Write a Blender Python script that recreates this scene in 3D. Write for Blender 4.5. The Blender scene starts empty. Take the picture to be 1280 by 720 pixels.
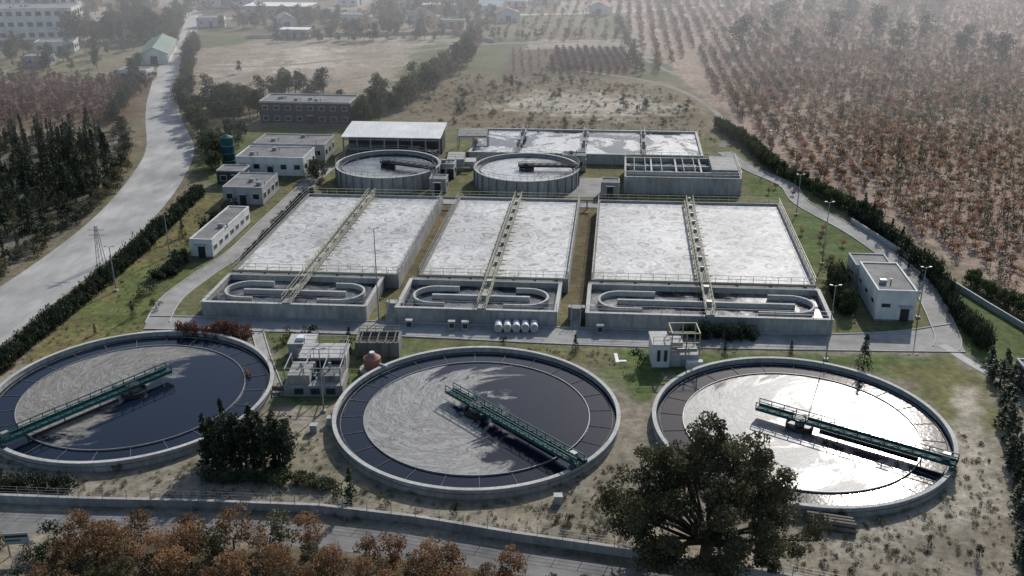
import bpy, math, random
import numpy as np
from mathutils import Vector
random.seed(7); R=np.random.default_rng(11)
S=bpy.context.scene; COL=S.collection
rad=math.radians
# ------------------------------------------------------------------ helpers
def link(o,parent=None):
    COL.objects.link(o)
    if parent is not None: o.parent=parent
    return o
def empty(name,loc=(0,0,0)):
    e=bpy.data.objects.new(name,None); e.location=loc; e.empty_display_size=.5; return link(e)
def nodes(m):
    m.use_nodes=True; return m.node_tree.nodes,m.node_tree.links
def ramp(n,stops):
    r=n.new('ShaderNodeValToRGB'); e=r.color_ramp.elements
    while len(e)>1: e.remove(e[0])
    e[0].position=stops[0][0]; e[0].color=(*stops[0][1],1)
    for p,c in stops[1:]:
        q=e.new(p); q.color=(*c,1)
    return r
def mat(name,c1,c2,scale=1.,rough=.8,bump=0.,stretch=(1,1,1),big=.06,bigamt=.35,spec=.3,metal=0.,fine=0.):
    m=bpy.data.materials.new(name); n,l=nodes(m); b=n['Principled BSDF']
    g=n.new('ShaderNodeNewGeometry'); mp=n.new('ShaderNodeMapping'); mp.inputs['Scale'].default_value=stretch
    l.new(g.outputs['Position'],mp.inputs['Vector'])
    t=n.new('ShaderNodeTexNoise'); t.inputs['Scale'].default_value=scale; t.inputs['Detail'].default_value=8; t.inputs['Roughness'].default_value=.65
    l.new(mp.outputs[0],t.inputs['Vector'])
    r=ramp(n,[(.32,c1),(.68,c2)]); l.new(t.outputs['Fac'],r.inputs[0])
    t2=n.new('ShaderNodeTexNoise'); t2.inputs['Scale'].default_value=big; t2.inputs['Detail'].default_value=5
    l.new(g.outputs['Position'],t2.inputs['Vector'])
    r2=ramp(n,[(.3,(1-bigamt,)*3),(.7,(1,1,1))]); l.new(t2.outputs['Fac'],r2.inputs[0])
    mx=n.new('ShaderNodeMixRGB'); mx.blend_type='MULTIPLY'; mx.inputs[0].default_value=1
    l.new(r.outputs[0],mx.inputs[1]); l.new(r2.outputs[0],mx.inputs[2]); l.new(mx.outputs[0],b.inputs['Base Color'])
    b.inputs['Roughness'].default_value=rough; b.inputs['Specular IOR Level'].default_value=spec; b.inputs['Metallic'].default_value=metal
    if bump:
        bp=n.new('ShaderNodeBump'); bp.inputs['Strength'].default_value=bump; bp.inputs['Distance'].default_value=.08
        l.new(t.outputs['Fac'],bp.inputs['Height']); l.new(bp.outputs[0],b.inputs['Normal'])
    return m
class MB:
    def __init__(s): s.v=[];s.f=[];s.m=[];s.mats=[]
    def mi(s,m):
        if m not in s.mats: s.mats.append(m)
        return s.mats.index(m)
    def add(s,vs,fs,m):
        o=len(s.v); s.v+=[tuple(v) for v in vs]; k=s.mi(m)
        for f in fs: s.f.append(tuple(i+o for i in f)); s.m.append(k)
    def box(s,x0,x1,y0,y1,z0,z1,m,T=None):
        c=[(x0,y0),(x1,y0),(x1,y1),(x0,y1)]
        if T: c=[T(*p) for p in c]
        vs=[(*p,z0) for p in c]+[(*p,z1) for p in c]
        s.add(vs,[(3,2,1,0),(4,5,6,7),(0,1,5,4),(1,2,6,5),(2,3,7,6),(3,0,4,7)],m)
    def beam(s,p,q,w,h,m):
        p=Vector(p);q=Vector(q);d=(q-p)
        if d.length<1e-4: return
        d.normalize(); up=Vector((0,0,1)) if abs(d.z)<.95 else Vector((1,0,0))
        sd=d.cross(up).normalized(); u=sd.cross(d).normalized()
        vs=[]
        for c in (p,q):
            for a,b in ((-1,-1),(1,-1),(1,1),(-1,1)): vs.append(c+sd*a*w/2+u*b*h/2)
        s.add(vs,[(0,1,2,3),(7,6,5,4),(0,4,5,1),(1,5,6,2),(2,6,7,3),(3,7,4,0)],m)
    def tube(s,p,q,r0,r1,n,m):
        p=Vector(p);q=Vector(q);d=(q-p).normalized(); up=Vector((0,0,1)) if abs(d.z)<.95 else Vector((1,0,0))
        sd=d.cross(up).normalized(); u=sd.cross(d).normalized(); vs=[]
        for c,r in ((p,r0),(q,r1)):
            for i in range(n):
                t=2*math.pi*i/n; vs.append(c+sd*math.cos(t)*r+u*math.sin(t)*r)
        s.add(vs,[(i,(i+1)%n,n+(i+1)%n,n+i) for i in range(n)]+[tuple(range(n-1,-1,-1)),tuple(range(n,2*n))],m)
    def ann(s,cx,cy,ri,ro,z0,z1,n,m,t0=0,t1=2*math.pi,T=None):
        full=abs(t1-t0-2*math.pi)<1e-6; k=n if full else n+1; vs=[]
        for i in range(k):
            t=t0+(t1-t0)*i/n
            for r in (ri,ro):
                x,y=cx+math.cos(t)*r,cy+math.sin(t)*r
                if T: x,y=T(x,y)
                vs+= [(x,y,z0),(x,y,z1)]
        fs=[]
        for i in range(n):
            a=4*i; b=4*((i+1)%k)
            fs+=[(a+1,a+3,b+3,b+1),(a+2,b+2,b+3,a+3),(a,a+1,b+1,b),(a,b,b+2,a+2)]
        if not full: fs+=[(0,2,3,1),(4*n,4*n+1,4*n+3,4*n+2)]
        s.add(vs,fs,m)
    def ringsheet(s,cx,cy,ri,ro,z,n,m):
        vs=[]
        for i in range(n):
            t=2*math.pi*i/n
            for r in (ri,ro): vs.append((cx+math.cos(t)*r,cy+math.sin(t)*r,z))
        s.add(vs,[(2*i,2*i+1,2*((i+1)%n)+1,2*((i+1)%n)) for i in range(n)],m)
    def poly(s,pts,z,m): s.add([(p[0],p[1],z) for p in pts],[tuple(range(len(pts)))],m)
    def rail(s,p,q,m,h=1.0,sp=1.6,w=.055):
        p=Vector(p);q=Vector(q);L=(q-p).length;n=max(1,int(L/sp))
        for i in range(n+1):
            a=p.lerp(q,i/n); s.beam(a,a+Vector((0,0,h)),w,w,m)
        for k in (.5,1.): s.beam(p+Vector((0,0,h*k)),q+Vector((0,0,h*k)),w,w,m)
    def obj(s,name,parent=None,smooth=False,linkit=True):
        me=bpy.data.meshes.new(name); me.from_pydata(s.v,[],s.f)
        for m in s.mats: me.materials.append(m)
        me.polygons.foreach_set('material_index',s.m)
        if smooth: me.polygons.foreach_set('use_smooth',[True]*len(s.f))
        me.update(); o=bpy.data.objects.new(name,me)
        if linkit: link(o,parent)
        return o
def F(a,b): return (-38.9+.9974*a+.106*b,130.5-.0715*a+.994*b)
def F3(a,b,z): return (*F(a,b),z)
def rotT(cx,cy,deg):
    c,s_=math.cos(rad(deg)),math.sin(rad(deg))
    return lambda x,y:(cx+x*c-y*s_,cy+x*s_+y*c)
# ------------------------------------------------------------------ materials
conc=mat('concrete_weathered',(.23,.23,.215),(.42,.41,.38),1.6,.85,.2,(1,1,.25),.15,.35)
concD=mat('concrete_stained',(.10,.10,.095),(.25,.245,.23),1.2,.85,.2,(1,1,.2),.2,.4)
concL=mat('concrete_rim',(.31,.31,.29),(.50,.49,.46),2.5,.8,.1,(1,1,1),.2,.3)
asph=mat('road_dusty',(.29,.285,.27),(.46,.45,.42),.35,.9,.1,(1,.35,1),.09,.4)
asph2=mat('road_pale_concrete',(.23,.225,.21),(.36,.35,.33),.6,.9,.1,(1,1,1),.12,.4)
asph3=mat('road_asphalt',(.14,.138,.132),(.24,.236,.225),.6,.9,.1,(1,1,1),.12,.4)
dtrack=mat('dirt_track',(.17,.15,.11),(.26,.23,.18),.5,.95,.1,(1,1,1),.1,.4)
kerbm=mat('kerb_stone',(.33,.33,.31),(.47,.47,.44),2,.85)
whitew=mat('white_plaster',(.48,.48,.46),(.68,.68,.65),.7,.8,.05,(1,1,.3),.25,.3)
greyw=mat('grey_plaster',(.28,.28,.27),(.40,.40,.38),.7,.8,.05,(1,1,.3),.25,.3)
darkw=mat('dark_cladding',(.035,.033,.035),(.07,.066,.065),1.5,.7)
roofG=mat('roof_membrane',(.13,.13,.13),(.24,.235,.23),.8,.9,.1,(1,1,1),.3,.35)
roofW=mat('roof_white_sheet',(.55,.55,.53),(.70,.69,.67),.5,.55,.05,(6,1,1),.2,.25)
roofGreen=mat('roof_green',(.06,.13,.09),(.09,.18,.12),.6,.6)
roofR=mat('roof_tiles_red',(.16,.07,.05),(.24,.12,.08),.9,.85)
glassm=mat('window_glass',(.015,.02,.025),(.03,.035,.04),1,.12,spec=.6)
framem=mat('window_frame',(.5,.5,.5),(.6,.6,.6),1,.5)
teal=mat('teal_paint',(.012,.06,.06),(.022,.10,.097),1.5,.65,0,(1,1,1),.3,.3,.25)
steel=mat('galvanised_steel',(.22,.22,.22),(.36,.36,.36),2,.55,0,metal=.3)
yell=mat('walkway_cream_paint',(.33,.31,.21),(.48,.45,.32),1.5,.7)
deck=mat('walkway_deck',(.26,.25,.21),(.38,.36,.31),1.5,.8)
white=mat('white_paint',(.55,.55,.55),(.72,.72,.71),1,.5)
dark=mat('dark_metal',(.02,.02,.022),(.05,.05,.05),2,.5)
terr=mat('brown_tank_paint',(.22,.10,.07),(.32,.16,.11),1.5,.7)
rust=mat('rusty_pipe',(.12,.09,.07),(.22,.18,.14),2,.8)
bark=mat('bark',(.05,.04,.03),(.11,.09,.07),6,.9,.4,(1,1,.3))

def leafmat(name,ca,cb,trans=.3,var=.35):
    m=bpy.data.materials.new(name); n,l=nodes(m); b=n['Principled BSDF']; out=n['Material Output']
    at=n.new('ShaderNodeAttribute'); at.attribute_name='tone'
    r=ramp(n,[(0,ca),(1,cb)]); l.new(at.outputs['Fac'],r.inputs[0])
    oi=n.new('ShaderNodeObjectInfo'); mr=n.new('ShaderNodeMapRange')
    mr.inputs['To Min'].default_value=1-var; mr.inputs['To Max'].default_value=1+var; l.new(oi.outputs['Random'],mr.inputs['Value'])
    hs=n.new('ShaderNodeHueSaturation'); l.new(r.outputs[0],hs.inputs['Color']); l.new(mr.outputs[0],hs.inputs['Value'])
    l.new(hs.outputs[0],b.inputs['Base Color']); b.inputs['Roughness'].default_value=.65; b.inputs['Specular IOR Level'].default_value=.25
    tr=n.new('ShaderNodeBsdfTranslucent'); l.new(hs.outputs[0],tr.inputs[0])
    mx=n.new('ShaderNodeMixShader'); mx.inputs[0].default_value=trans
    l.new(b.outputs[0],mx.inputs[1]); l.new(tr.outputs[0],mx.inputs[2]); l.new(mx.outputs[0],out.inputs['Surface'])
    return m
L_green=leafmat('foliage_green',(.028,.040,.017),(.078,.10,.042))
L_dark=leafmat('foliage_dark',(.014,.022,.013),(.040,.056,.028),.2)
L_autumn=leafmat('foliage_autumn',(.12,.07,.038),(.29,.165,.08),.38,.5)
L_brown=leafmat('foliage_brown_orchard',(.135,.075,.05),(.29,.165,.10),.35,.5)
L_olive=leafmat('foliage_olive',(.032,.036,.018),(.11,.10,.048),.3)
L_red=leafmat('foliage_reddish',(.07,.034,.025),(.15,.07,.05),.25)
L_weed=leafmat('dry_weeds',(.11,.10,.055),(.22,.20,.12),.3)

def foam_water(name,thr,gx,gy,foam=(.22,.215,.20),scale=.16,swirl=.12,soft=.06,center=(0,0),rfoam=.45,rw=.08):
    m=bpy.data.materials.new(name); n,l=nodes(m); b=n['Principled BSDF']
    g=n.new('ShaderNodeNewGeometry')
    sub=n.new('ShaderNodeVectorMath'); sub.operation='SUBTRACT'; sub.inputs[1].default_value=(center[0],center[1],0); l.new(g.outputs['Position'],sub.inputs[0])
    fl=n.new('ShaderNodeVectorMath'); fl.operation='MULTIPLY'; fl.inputs[1].default_value=(1,1,0); l.new(sub.outputs[0],fl.inputs[0])
    ln=n.new('ShaderNodeVectorMath'); ln.operation='LENGTH'; l.new(fl.outputs[0],ln.inputs[0])
    mu=n.new('ShaderNodeMath'); mu.operation='MULTIPLY'; mu.inputs[1].default_value=swirl; l.new(ln.outputs['Value'],mu.inputs[0])
    vr=n.new('ShaderNodeVectorRotate'); vr.rotation_type='Z_AXIS'; l.new(fl.outputs[0],vr.inputs['Vector']); l.new(mu.outputs[0],vr.inputs['Angle'])
    t=n.new('ShaderNodeTexNoise'); t.inputs['Scale'].default_value=scale; t.inputs['Detail'].default_value=10; t.inputs['Roughness'].default_value=.68; t.inputs['Distortion'].default_value=1.2
    l.new(vr.outputs[0],t.inputs['Vector'])
    dt=n.new('ShaderNodeVectorMath'); dt.operation='DOT_PRODUCT'; dt.inputs[1].default_value=(gx,gy,0); l.new(fl.outputs[0],dt.inputs[0])
    ad=n.new('ShaderNodeMath'); ad.operation='ADD'; l.new(t.outputs['Fac'],ad.inputs[0]); l.new(dt.outputs['Value'],ad.inputs[1])
    mk=n.new('ShaderNodeMapRange'); mk.inputs['From Min'].default_value=thr-soft; mk.inputs['From Max'].default_value=thr+soft; l.new(ad.outputs[0],mk.inputs['Value'])
    # marbled scum: thin dark veins + patches
    t2=n.new('ShaderNodeTexNoise'); t2.inputs['Scale'].default_value=.42; t2.inputs['Detail'].default_value=10; t2.inputs['Roughness'].default_value=.66; t2.inputs['Distortion'].default_value=2.2
    l.new(vr.outputs[0],t2.inputs['Vector'])
    dk=tuple(c*.28 for c in foam)
    r=ramp(n,[(.30,tuple(c*.5 for c in foam)),(.40,tuple(c*1.05 for c in foam)),(.462,tuple(c*.9 for c in foam)),(.487,dk),(.512,tuple(c*1.0 for c in foam)),(.58,tuple(c*1.3 for c in foam)),(.635,tuple(c*.55 for c in foam)),(.68,tuple(c*1.2 for c in foam))]); l.new(t2.outputs['Fac'],r.inputs[0])
    mx=n.new('ShaderNodeMixRGB'); mx.inputs[1].default_value=(.006,.010,.020,1); l.new(mk.outputs[0],mx.inputs[0]); l.new(r.outputs[0],mx.inputs[2]); l.new(mx.outputs[0],b.inputs['Base Color'])
    mr=n.new('ShaderNodeMapRange'); mr.inputs['To Min'].default_value=rw; mr.inputs['To Max'].default_value=rfoam; l.new(mk.outputs[0],mr.inputs['Value']); l.new(mr.outputs[0],b.inputs['Roughness'])
    t3=n.new('ShaderNodeTexNoise'); t3.inputs['Scale'].default_value=2.5; t3.inputs['Detail'].default_value=4; l.new(g.outputs['Position'],t3.inputs['Vector'])
    bp=n.new('ShaderNodeBump'); bp.inputs['Strength'].default_value=.2; bp.inputs['Distance'].default_value=.04; l.new(t3.outputs['Fac'],bp.inputs['Height']); l.new(bp.outputs[0],b.inputs['Normal'])
    b.inputs['IOR'].default_value=1.33; b.inputs['Specular IOR Level'].default_value=.4
    return m
def aeration_foam(name):
    m=bpy.data.materials.new(name); n,l=nodes(m); b=n['Principled BSDF']
    g=n.new('ShaderNodeNewGeometry')
    w=n.new('ShaderNodeTexNoise'); w.inputs['Scale'].default_value=.35; w.inputs['Detail'].default_value=5; w.inputs['Roughness'].default_value=.5; l.new(g.outputs['Position'],w.inputs['Vector'])
    ws=n.new('ShaderNodeVectorMath'); ws.operation='MULTIPLY_ADD'; ws.inputs[1].default_value=(2.8,2.8,0); l.new(w.outputs['Color'],ws.inputs[0]); l.new(g.outputs['Position'],ws.inputs[2])
    v=n.new('ShaderNodeTexVoronoi'); v.inputs['Scale'].default_value=.33; l.new(ws.outputs[0],v.inputs['Vector'])
    r=ramp(n,[(0,(.52,.515,.50)),(.20,(.46,.455,.44)),(.30,(.28,.275,.265)),(.37,(.52,.515,.50)),(.55,(.44,.435,.42)),(.66,(.56,.555,.54)),(.78,(.33,.325,.315)),(.9,(.5,.5,.48))]); l.new(v.outputs['Distance'],r.inputs[0])
    t=n.new('ShaderNodeTexNoise'); t.inputs['Scale'].default_value=.9; t.inputs['Detail'].default_value=10; t.inputs['Roughness'].default_value=.72; t.inputs['Distortion'].default_value=1.5; l.new(g.outputs['Position'],t.inputs['Vector'])
    r2=ramp(n,[(.36,(.55,.55,.55)),(.52,(1.,1.,1.))]); l.new(t.outputs['Fac'],r2.inputs[0])
    t5=n.new('ShaderNodeTexNoise'); t5.inputs['Scale'].default_value=.1; t5.inputs['Detail'].default_value=6; l.new(g.outputs['Position'],t5.inputs['Vector'])
    r5=ramp(n,[(.35,(.78,.78,.78)),(.62,(1.08,1.08,1.08))]); l.new(t5.outputs['Fac'],r5.inputs[0])
    mx=n.new('ShaderNodeMixRGB'); mx.blend_type='MULTIPLY'; mx.inputs[0].default_value=1; l.new(r.outputs[0],mx.inputs[1]); l.new(r2.outputs[0],mx.inputs[2])
    mx5=n.new('ShaderNodeMixRGB'); mx5.blend_type='MULTIPLY'; mx5.inputs[0].default_value=1; l.new(mx.outputs[0],mx5.inputs[1]); l.new(r5.outputs[0],mx5.inputs[2]); l.new(mx5.outputs[0],b.inputs['Base Color'])
    b.inputs['Roughness'].default_value=.6; b.inputs['IOR'].default_value=1.33; b.inputs['Specular IOR Level'].default_value=.3
    bp=n.new('ShaderNodeBump'); bp.inputs['Strength'].default_value=.4; bp.inputs['Distance'].default_value=.1; l.new(t.outputs['Fac'],bp.inputs['Height']); l.new(bp.outputs[0],b.inputs['Normal'])
    return m
aerM=aeration_foam('aeration_foam')

# ------------------------------------------------------------------ ground
_lat={}
def vn(x,y,s,seed):
    if seed not in _lat: _lat[seed]=np.random.default_rng(seed).random((256,256))
    g=_lat[seed]; X=x/s+1000.3; Y=y/s+1000.7
    xi=np.floor(X).astype(int); yi=np.floor(Y).astype(int); fx=X-xi; fy=Y-yi
    fx=fx*fx*(3-2*fx); fy=fy*fy*(3-2*fy)
    a=g[xi%256,yi%256];b=g[(xi+1)%256,yi%256];c=g[xi%256,(yi+1)%256];d=g[(xi+1)%256,(yi+1)%256]
    return (a*(1-fx)+b*fx)*(1-fy)+(c*(1-fx)+d*fx)*fy
def fbm(x,y,s,seed): return (vn(x,y,s,seed)*.5+vn(x,y,s/2.1,seed+1)*.3+vn(x,y,s/4.5,seed+2)*.2)
def sdist(x,y,poly):
    P=np.array(poly); d=np.full(x.shape,1e9); ins=np.zeros(x.shape,bool); n=len(P)
    for i in range(n):
        ax,ay=P[i];bx,by=P[(i+1)%n]; ex,ey=bx-ax,by-ay
        t=np.clip(((x-ax)*ex+(y-ay)*ey)/(ex*ex+ey*ey+1e-9),0,1)
        d=np.minimum(d,np.hypot(x-ax-t*ex,y-ay-t*ey))
        c=((ay>y)!=(by>y)); xx=ex*(y-ay)/(ey if abs(ey)>1e-9 else 1e-9)+ax
        ins^=(c&(x<xx))
    return np.where(ins,d,-d)
xs=np.concatenate([np.linspace(-1500,-260,20),np.arange(-250,-85,2.2),np.arange(-85,75,.8),np.arange(75,250,2.2),np.linspace(262,1500,20)])
ys=np.concatenate([np.linspace(-300,35,10),np.arange(40,130,.7),np.arange(130,240,.9),np.arange(240,500,1.8),np.linspace(510,3000,40)])
GX,GY=np.meshgrid(xs,ys); x=GX.ravel(); y=GY.ravel()
n1=fbm(x,y,9,1); n2=fbm(x,y,2.6,5); n3=fbm(x,y,30,9)
def C(*c): return np.array(c)
base=C(.155,.135,.09)[None]*(.75+.5*n1[:,None])
col=base.copy()
def paint(poly,c,soft=1.,amp=2.,strength=1.,vary=.35):
    global col
    sd=sdist(x,y,poly); m=np.clip((sd+(n2-.5)*2*amp)/soft+.5,0,1)*strength
    cc=np.array(c)[None]*(1-vary+2*vary*(n1*.5+n2*.5)[:,None])
    col=col*(1-m[:,None])+cc*m[:,None]
DIRT=(.225,.20,.16); LAWN=(.085,.115,.038); SOIL=(.27,.205,.165)
a_=(x+38.9)*.995-(y-130)*.09; b_=(y-130.5)+.0715*x
ci=np.floor(a_/48+.8*np.floor(b_/37)*.37).astype(int); cj=np.floor(b_/37).astype(int)
pal=np.array([(.14,.125,.08),(.20,.175,.13),(.09,.10,.052),(.26,.225,.185),(.12,.10,.07),(.11,.115,.06)])
k=((ci*73856093)^(cj*19349663))%6
far=np.clip((y-275)/6,0,1)[:,None]
col=col*(1-far)+(pal[k]*(.75+.5*n1[:,None]))*far
orchard_poly=[(47,285),(51.5,222),(53,190),(62,155),(66.5,128),(69,110),(75,70),(260,40),(300,500),(120,520),(45,420)]
paint(orchard_poly,SOIL,2,2)
paint([(60,330),(70,230),(95,170),(130,200),(160,330),(120,420)],(.20,.155,.11),14,14,.7)
paint([(100,160),(140,120),(200,180),(180,260),(120,220)],(.17,.14,.085),14,18,.7)
paint([(-27,238),(-18,284),(31,279),(47,250),(46,205),(38,214),(-8,217)],(.155,.125,.082),3,4)
paint([(-6,246),(8,262),(30,258),(40,242),(28,232),(8,236)],(.35,.32,.27),8,9,.95)
paint([(-20,250),(-14,275),(4,272),(-4,246)],(.11,.095,.055),6,8,.6)
paint([(-102,333),(-66,352),(-30,350),(-35,262),(-60,262),(-81,262)],(.25,.21,.17),4,6)
paint([(-75,330),(-60,338),(-48,300),(-66,290)],(.38,.34,.29),6,8,.85)
paint([(-90,300),(-78,320),(-70,300),(-80,280)],(.34,.30,.26),6,8,.7)
paint([(-50,350),(-20,362),(-8,345),(-36,335)],(.30,.27,.22),5,8,.7)
paint([(-3.4,284),(34.8,281.6),(37,335),(0,328)],(.10,.075,.055),1,1)
paint([(-56,170),(-52,205),(-36,235),(-8,218),(45,215),(50,186),(58,150),(62,130),(62,108),(58,96),(-57,96),(-57,130)],(.13,.13,.065),2,2)
paint([(-66,122),(-59,101),(-57,60),(80,40),(68,112),(50,112),(30,108),(-30,110),(-56,110)],DIRT,3,4)
paint([(-58.3,104),(-57,122),(-55.8,135),(-55,170),(-48,166),(-49.5,140),(-47.5,117),(-41,112),(-52,108)],(.15,.13,.06),1.2,2)
paint([(-56,118),(-51,150),(-47.5,135),(-47,116),(-52,110)],LAWN,4,6,.8)
paint([(-30,113),(-24,113),(-17,112),(7,109),(20,108),(16,102),(14,96),(9,103),(-4,108.5),(-14,106),(-17,99),(-20,95),(-26,95)],LAWN,1.5,2.2,.85)
paint([(12,108),(30,107.5),(51,107),(50,100),(44,101),(40,104),(29.6,106),(18,102),(14.5,96),(13,100)],LAWN,1.2,1.5)
paint([(-9,108),(-9,110),(11,108),(14,104),(8,103)],(.17,.14,.08),2,2.5,.8)
paint([(44,104),(52,107),(54,100),(52,92),(48,88),(45,92)],(.12,.12,.052),2,2.5)
paint([(45.5,157),(50,163),(55,148),(56.5,132),(48,135),(42.5,136)],LAWN,1,1.2)
paint([(43,178),(47,187),(51,176),(49.5,167),(43,170)],LAWN,1,1)
paint([(-54,176),(-51,210),(-40,222),(-60,222),(-66,205),(-60,184)],LAWN,2,3,.8)
paint([(58,130),(62,130),(67,110),(64,98),(55.5,101),(54.5,110),(57,118)],LAWN,1,1.2)
for (u0,u1) in ((23.3,26.3),(46.7,50.0)): paint([F(u0,-9),F(u1,-9),F(u1,36),F(u0,36)],(.13,.105,.062),.6,.5,.9)
paint([(-40,72),(-40,40),(60,40),(40,60),(12,66),(-14,69)],(.11,.09,.058),1.5,2)
paint([(46,78),(49.5,92),(52.5,99),(50,99),(47,92),(43.5,83),(37,75.5),(26,72.5),(27,69.5),(39,73)],(.34,.31,.26),1.2,1.2,.85)
paint([(-26,84),(-19,90),(-4,77),(10,77),(16,84),(12,74),(-10,76.5),(-24,79)],(.18,.165,.115),2,3,.7)
paint([(-73,110),(-71.5,160),(-73,181),(-88,214),(-110,215),(-140,150),(-120,100)],(.15,.14,.115),2,3)
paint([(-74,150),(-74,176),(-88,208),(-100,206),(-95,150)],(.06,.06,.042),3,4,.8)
paint([(-88,225),(-96,280),(-140,285),(-130,215)],(.12,.08,.055),3,3)
paint([(-99,290),(-112,350),(-180,352),(-150,285)],(.17,.155,.095),3,4)
me=bpy.data.meshes.new('ground'); nx,ny=len(xs),len(ys)
zz=np.zeros_like(x)
idx=np.arange(nx*ny).reshape(ny,nx)
q=np.stack([idx[:-1,:-1],idx[:-1,1:],idx[1:,1:],idx[1:,:-1]],-1).reshape(-1,4)
me.vertices.add(nx*ny); me.vertices.foreach_set('co',np.stack([x,y,zz],1).ravel())
me.loops.add(q.size); me.loops.foreach_set('vertex_index',q.ravel().astype(np.int32))
me.polygons.add(len(q)); me.polygons.foreach_set('loop_start',np.arange(0,q.size,4,dtype=np.int32))
me.update(calc_edges=True)
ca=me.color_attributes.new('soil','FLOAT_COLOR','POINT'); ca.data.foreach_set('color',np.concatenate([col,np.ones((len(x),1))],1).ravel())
gm=bpy.data.materials.new('ground_soil_grass'); n,l=nodes(gm); b=n['Principled BSDF']
at=n.new('ShaderNodeAttribute'); at.attribute_name='soil'; g=n.new('ShaderNodeNewGeometry')
def noi(sc,det=8,ro=.65,di=0):
    t=n.new('ShaderNodeTexNoise'); t.inputs['Scale'].default_value=sc; t.inputs['Detail'].default_value=det; t.inputs['Roughness'].default_value=ro; t.inputs['Distortion'].default_value=di
    l.new(g.outputs['Position'],t.inputs['Vector']); return t
t1=noi(.9,10,.75); r1=ramp(n,[(.3,(.45,.45,.42)),(.5,(.95,.95,.95)),(.72,(1.6,1.55,1.45))]); l.new(t1.outputs['Fac'],r1.inputs[0])
m1=n.new('ShaderNodeMixRGB'); m1.blend_type='MULTIPLY'; m1.inputs[0].default_value=1; l.new(at.outputs['Color'],m1.inputs[1]); l.new(r1.outputs[0],m1.inputs[2])
t2=noi(.13,8,.7,1.); r2=ramp(n,[(.35,(.68,.70,.66)),(.65,(1.2,1.18,1.15))]); l.new(t2.outputs['Fac'],r2.inputs[0])
m2=n.new('ShaderNodeMixRGB'); m2.blend_type='MULTIPLY'; m2.inputs[0].default_value=1; l.new(m1.outputs[0],m2.inputs[1]); l.new(r2.outputs[0],m2.inputs[2])
l.new(m2.outputs[0],b.inputs['Base Color']); b.inputs['Roughness'].default_value=.95; b.inputs['Specular IOR Level'].default_value=.1
bp=n.new('ShaderNodeBump'); bp.inputs['Strength'].default_value=.6; bp.inputs['Distance'].default_value=.2; l.new(t1.outputs['Fac'],bp.inputs['Height']); l.new(bp.outputs[0],b.inputs['Normal'])
me.materials.append(gm); link(bpy.data.objects.new('ground',me))

# ------------------------------------------------------------------ roads
def smoothpts(P,k=6):
    P=[Vector((*p,0)) for p in P]; out=[]
    for i in range(len(P)-1):
        p0=P[max(i-1,0)];p1=P[i];p2=P[i+1];p3=P[min(i+2,len(P)-1)]
        for j in range(k):
            t=j/k; out.append(.5*((2*p1)+(p2-p0)*t+(2*p0-5*p1+4*p2-p3)*t*t+(3*p1-p0-3*p2+p3)*t**3))
    out.append(P[-1]); return [(v.x,v.y) for v in out]
def band(name,Lp,Rp,z,m,kerb=0,parent=None):
    mb=MB(); Lp=smoothpts(Lp);Rp=smoothpts(Rp); n_=min(len(Lp),len(Rp))
    for i in range(n_-1):
        mb.add([(*Lp[i],z),(*Rp[i],z),(*Rp[i+1],z),(*Lp[i+1],z)],[(0,1,2,3)],m)
    if kerb:
        for side in (Lp,Rp):
            for i in range(n_-1): mb.beam((*side[i],.05),(*side[i+1],.05),.16,.13,kerbm)
    return mb.obj(name,parent)
def road(name,P,w,z,m,kerb=1):
    P=smoothpts(P); Lp=[];Rp=[]
    for i,p in enumerate(P):
        a=P[max(i-1,0)];c=P[min(i+1,len(P)-1)]; d=Vector((c[0]-a[0],c[1]-a[1])).normalized()
        Lp.append((p[0]-d.y*w/2,p[1]+d.x*w/2));Rp.append((p[0]+d.y*w/2,p[1]-d.x*w/2))
    mb=MB()
    for i in range(len(P)-1): mb.add([(*Lp[i],z),(*Rp[i],z),(*Rp[i+1],z),(*Lp[i+1],z)],[(0,1,2,3)],m)
    if kerb:
        for side in (Lp,Rp):
            for i in range(len(P)-1): mb.beam((*side[i],.05),(*side[i+1],.05),.14,.13,kerbm)
    return mb.obj(name)
rdR=[(-62.3,85),(-62.3,101.8),(-62.4,109.8),(-61.4,121.2),(-60.1,137.2),(-59.7,157.4),(-61.7,180.7),(-66.4,204.2),(-76.7,229.7),(-86.1,256.7),(-98,303),(-113.6,368),(-127.8,423.7),(-150,480)]
rdL=[(-72.5,85),(-72.4,110),(-72,121.2),(-71,130),(-70,142),(-69.8,159.5),(-71.9,180.7),(-76.1,203),(-86,232),(-94,258),(-106,304),(-119.5,368),(-134,423.7),(-157,480)]
band('main_road',rdL,rdR,.012,asph)
road('far_road',[(-230,395),(-170,398),(-126,402),(-60,412),(30,420),(120,460)],5,.009,asph,0)
road('field_track',[(20,292),(38,276),(46,258),(49,235),(47,215),(44,205)],1.5,.016,dtrack,0)
road('field_track',[(-74.5,170),(-79,190),(-83,207),(-90,226)],2.4,.016,dtrack,0)
road('field_track',[(38,330),(43,300),(47,285)],1.5,.016,dtrack,0)
road('field_track',[(-96,300),(-70,300),(-45,315),(-10,340),(30,345)],2.2,.016,dtrack,0)
band('front_road',[(-47,118.5),(-40,118.2),(-20,117),(6,115),(41,113),(56,116)],[(-46.5,114.5),(-34.3,114.0),(-16,112.6),(9.7,109.8),(30.9,108.7),(54.5,107.9)],.012,asph2,1)
road('service_road',[(-45.4,116.5),(-46,124),(-44.2,133),(-41.8,142),(-40.2,156),(-38.2,173),(-36,190)],3.0,.016,asph2)
road('yard_road',[(-38,170.5),(-20,168.2),(10,165.6),(46,163)],3.0,.020,asph2)
road('ring_road',[(43.7,201),(46.5,187.8),(50.6,177.1),(50.6,166),(55.2,149.5),(57.2,131),(54.5,114),(52.6,109)],3.0,.024,asph2)
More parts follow.
